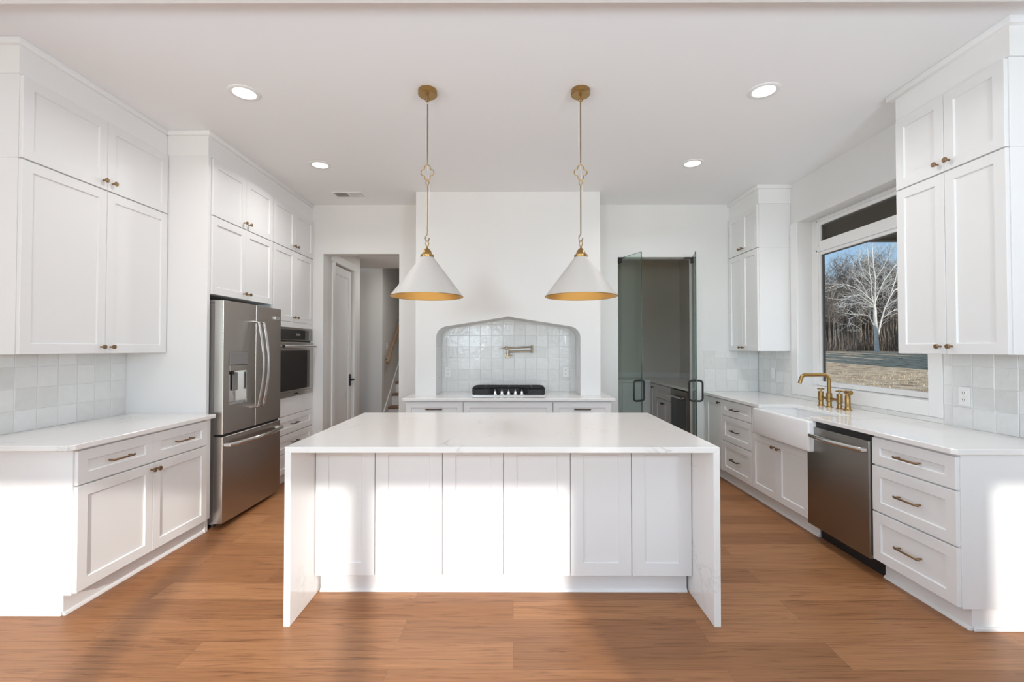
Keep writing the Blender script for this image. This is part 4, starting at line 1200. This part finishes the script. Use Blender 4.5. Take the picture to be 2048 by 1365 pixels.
single('undergrowth', ub, BRUSH, 'tangled brown undergrowth at the foot of the woods', 'undergrowth', kind='stuff', smooth=False)
tf = MB()
for i in range(2600):
    Y = rnd.uniform(9, 36); x = rnd.uniform(0.64, 0.95) * Y; z = gz(x, Y)
    an = rnd.uniform(0, 6.28); hh_ = rnd.uniform(0.06, 0.22)
    bm = tf.bm
    w_ = Vector((math.cos(an), math.sin(an), 0)) * 0.02; ln = Vector((rnd.gauss(0, .07), rnd.gauss(0, .07), hh_))
    p0 = Vector((x, Y, z - 0.05))
    bm.faces.new([bm.verts.new(p0 - w_), bm.verts.new(p0 + w_), bm.verts.new(p0 + ln)])
single('dry_grass', tf, TUFT, 'straw-coloured dry grass tufts on the lawn', 'grass', kind='stuff', smooth=False)
# the far depth of the woods, past counting
dm = MB()
rnd = random.Random(21)
for i in range(2000):
    Y = rnd.uniform(112, 142); x = rnd.uniform(0.48, 0.95) * Y; z = gz(x, Y)
    h0 = rnd.uniform(6, 13); r = rnd.uniform(0.06, 0.17)
    p0 = Vector((x, Y, z - 0.3)); p1 = p0 + Vector((rnd.gauss(0, 0.5), rnd.gauss(0, 0.5), h0))
    dm.tube([p0, p0.lerp(p1, 0.6), p1], [r, r * 0.7, r * 0.2], 4, cap=False)
    for k in range(3):
        q = p0.lerp(p1, rnd.uniform(0.4, 1)); an = rnd.uniform(0, 6.28); L_ = rnd.uniform(1, 2.6)
        dm.tube([q, q + Vector((math.cos(an) * L_, math.sin(an) * L_, L_ * 0.7))], [r * 0.35, 0.012], 3, cap=False)
single('distant_woods', dm, BARKS[0], 'dense brown trunks deep in the woods behind the front trees', 'woods', kind='stuff', smooth=False)
# hillside behind the woods
hm = MB()
pr = []
for i in range(41):
    x = 40 + 140 * i / 40.0
    pr.append((x, 150 + 6 * math.sin(i * 0.9)))
top = [hm.bm.verts.new((x, y + 22, 8.5 + 2.0 * math.sin(x * 0.11) + random.uniform(-0.8, 0.8))) for x, y in pr]
bot = [hm.bm.verts.new((x, y - 20, 0.5)) for x, y in pr]
for i in range(40): hm.bm.faces.new((bot[i], bot[i + 1], top[i + 1], top[i]))
h_ = hm.build('hillside', HILL); h_['kind'] = 'structure'; h_['category'] = 'hill'; h_['label'] = 'low brown wooded rise behind the trees'
# evergreens out of view to the right that shade the far lawn
ev = MB()
rnd = random.Random(9)
for a in range(9):
    z0 = 0.1 + a * 1.25; r = 4.6 * (1 - a / 12.0)
    prof = [(r, z0), (r * 0.35, z0 + 2.0)]
    ev.lathe([(0, z0 + 0.3), (r, z0), (r * 0.3, z0 + 2.3), (0, z0 + 2.4)], (0, 0, 0), 11)
ev.cyl((0, 0, -0.5), (0, 0, 1.5), 0.25, n=8)
evo = ev.build('evergreen_tree', EVERGREEN, smooth=False)
n_ev = 0
for (x, y, s_) in [(38.5, 33.5, 0.80), (43, 34, 0.9), (47.5, 37, 0.95), (52, 38, 1.0), (57, 42, 1.05), (62, 44, 1.1), (67, 46, 1.15), (72, 48, 1.15), (77, 52, 1.2), (82, 54, 1.2), (87, 57, 1.2), (92, 60, 1.2)]:
    o = evo if n_ev == 0 else evo.copy()
    if n_ev: COL.objects.link(o)
    o.location = (x, y, gz(x, y)); o.scale = (s_, s_, s_ * 1.03); o.rotation_euler = (0, 0, n_ev * 1.1)
    tag(o, 'dark evergreen in the row shading the lawn, right of the window view', 'tree', 'evergreens beside the lawn'); n_ev += 1
# porch roof outside the window
pm = MB()
pm.box(3.07, 7.5, -2.5, 5.60, 2.78, 2.90); pm.box(3.07, 7.5, 5.60, 5.72, 2.755, 3.02)
for x in (4.3, 5.6): pm.box(x - 0.05, x + 0.05, -2.5, 5.6, 2.75, 2.781)
struct('ceiling_porch', pm, SOFFIT, 'dark grey porch soffit outside the transom')
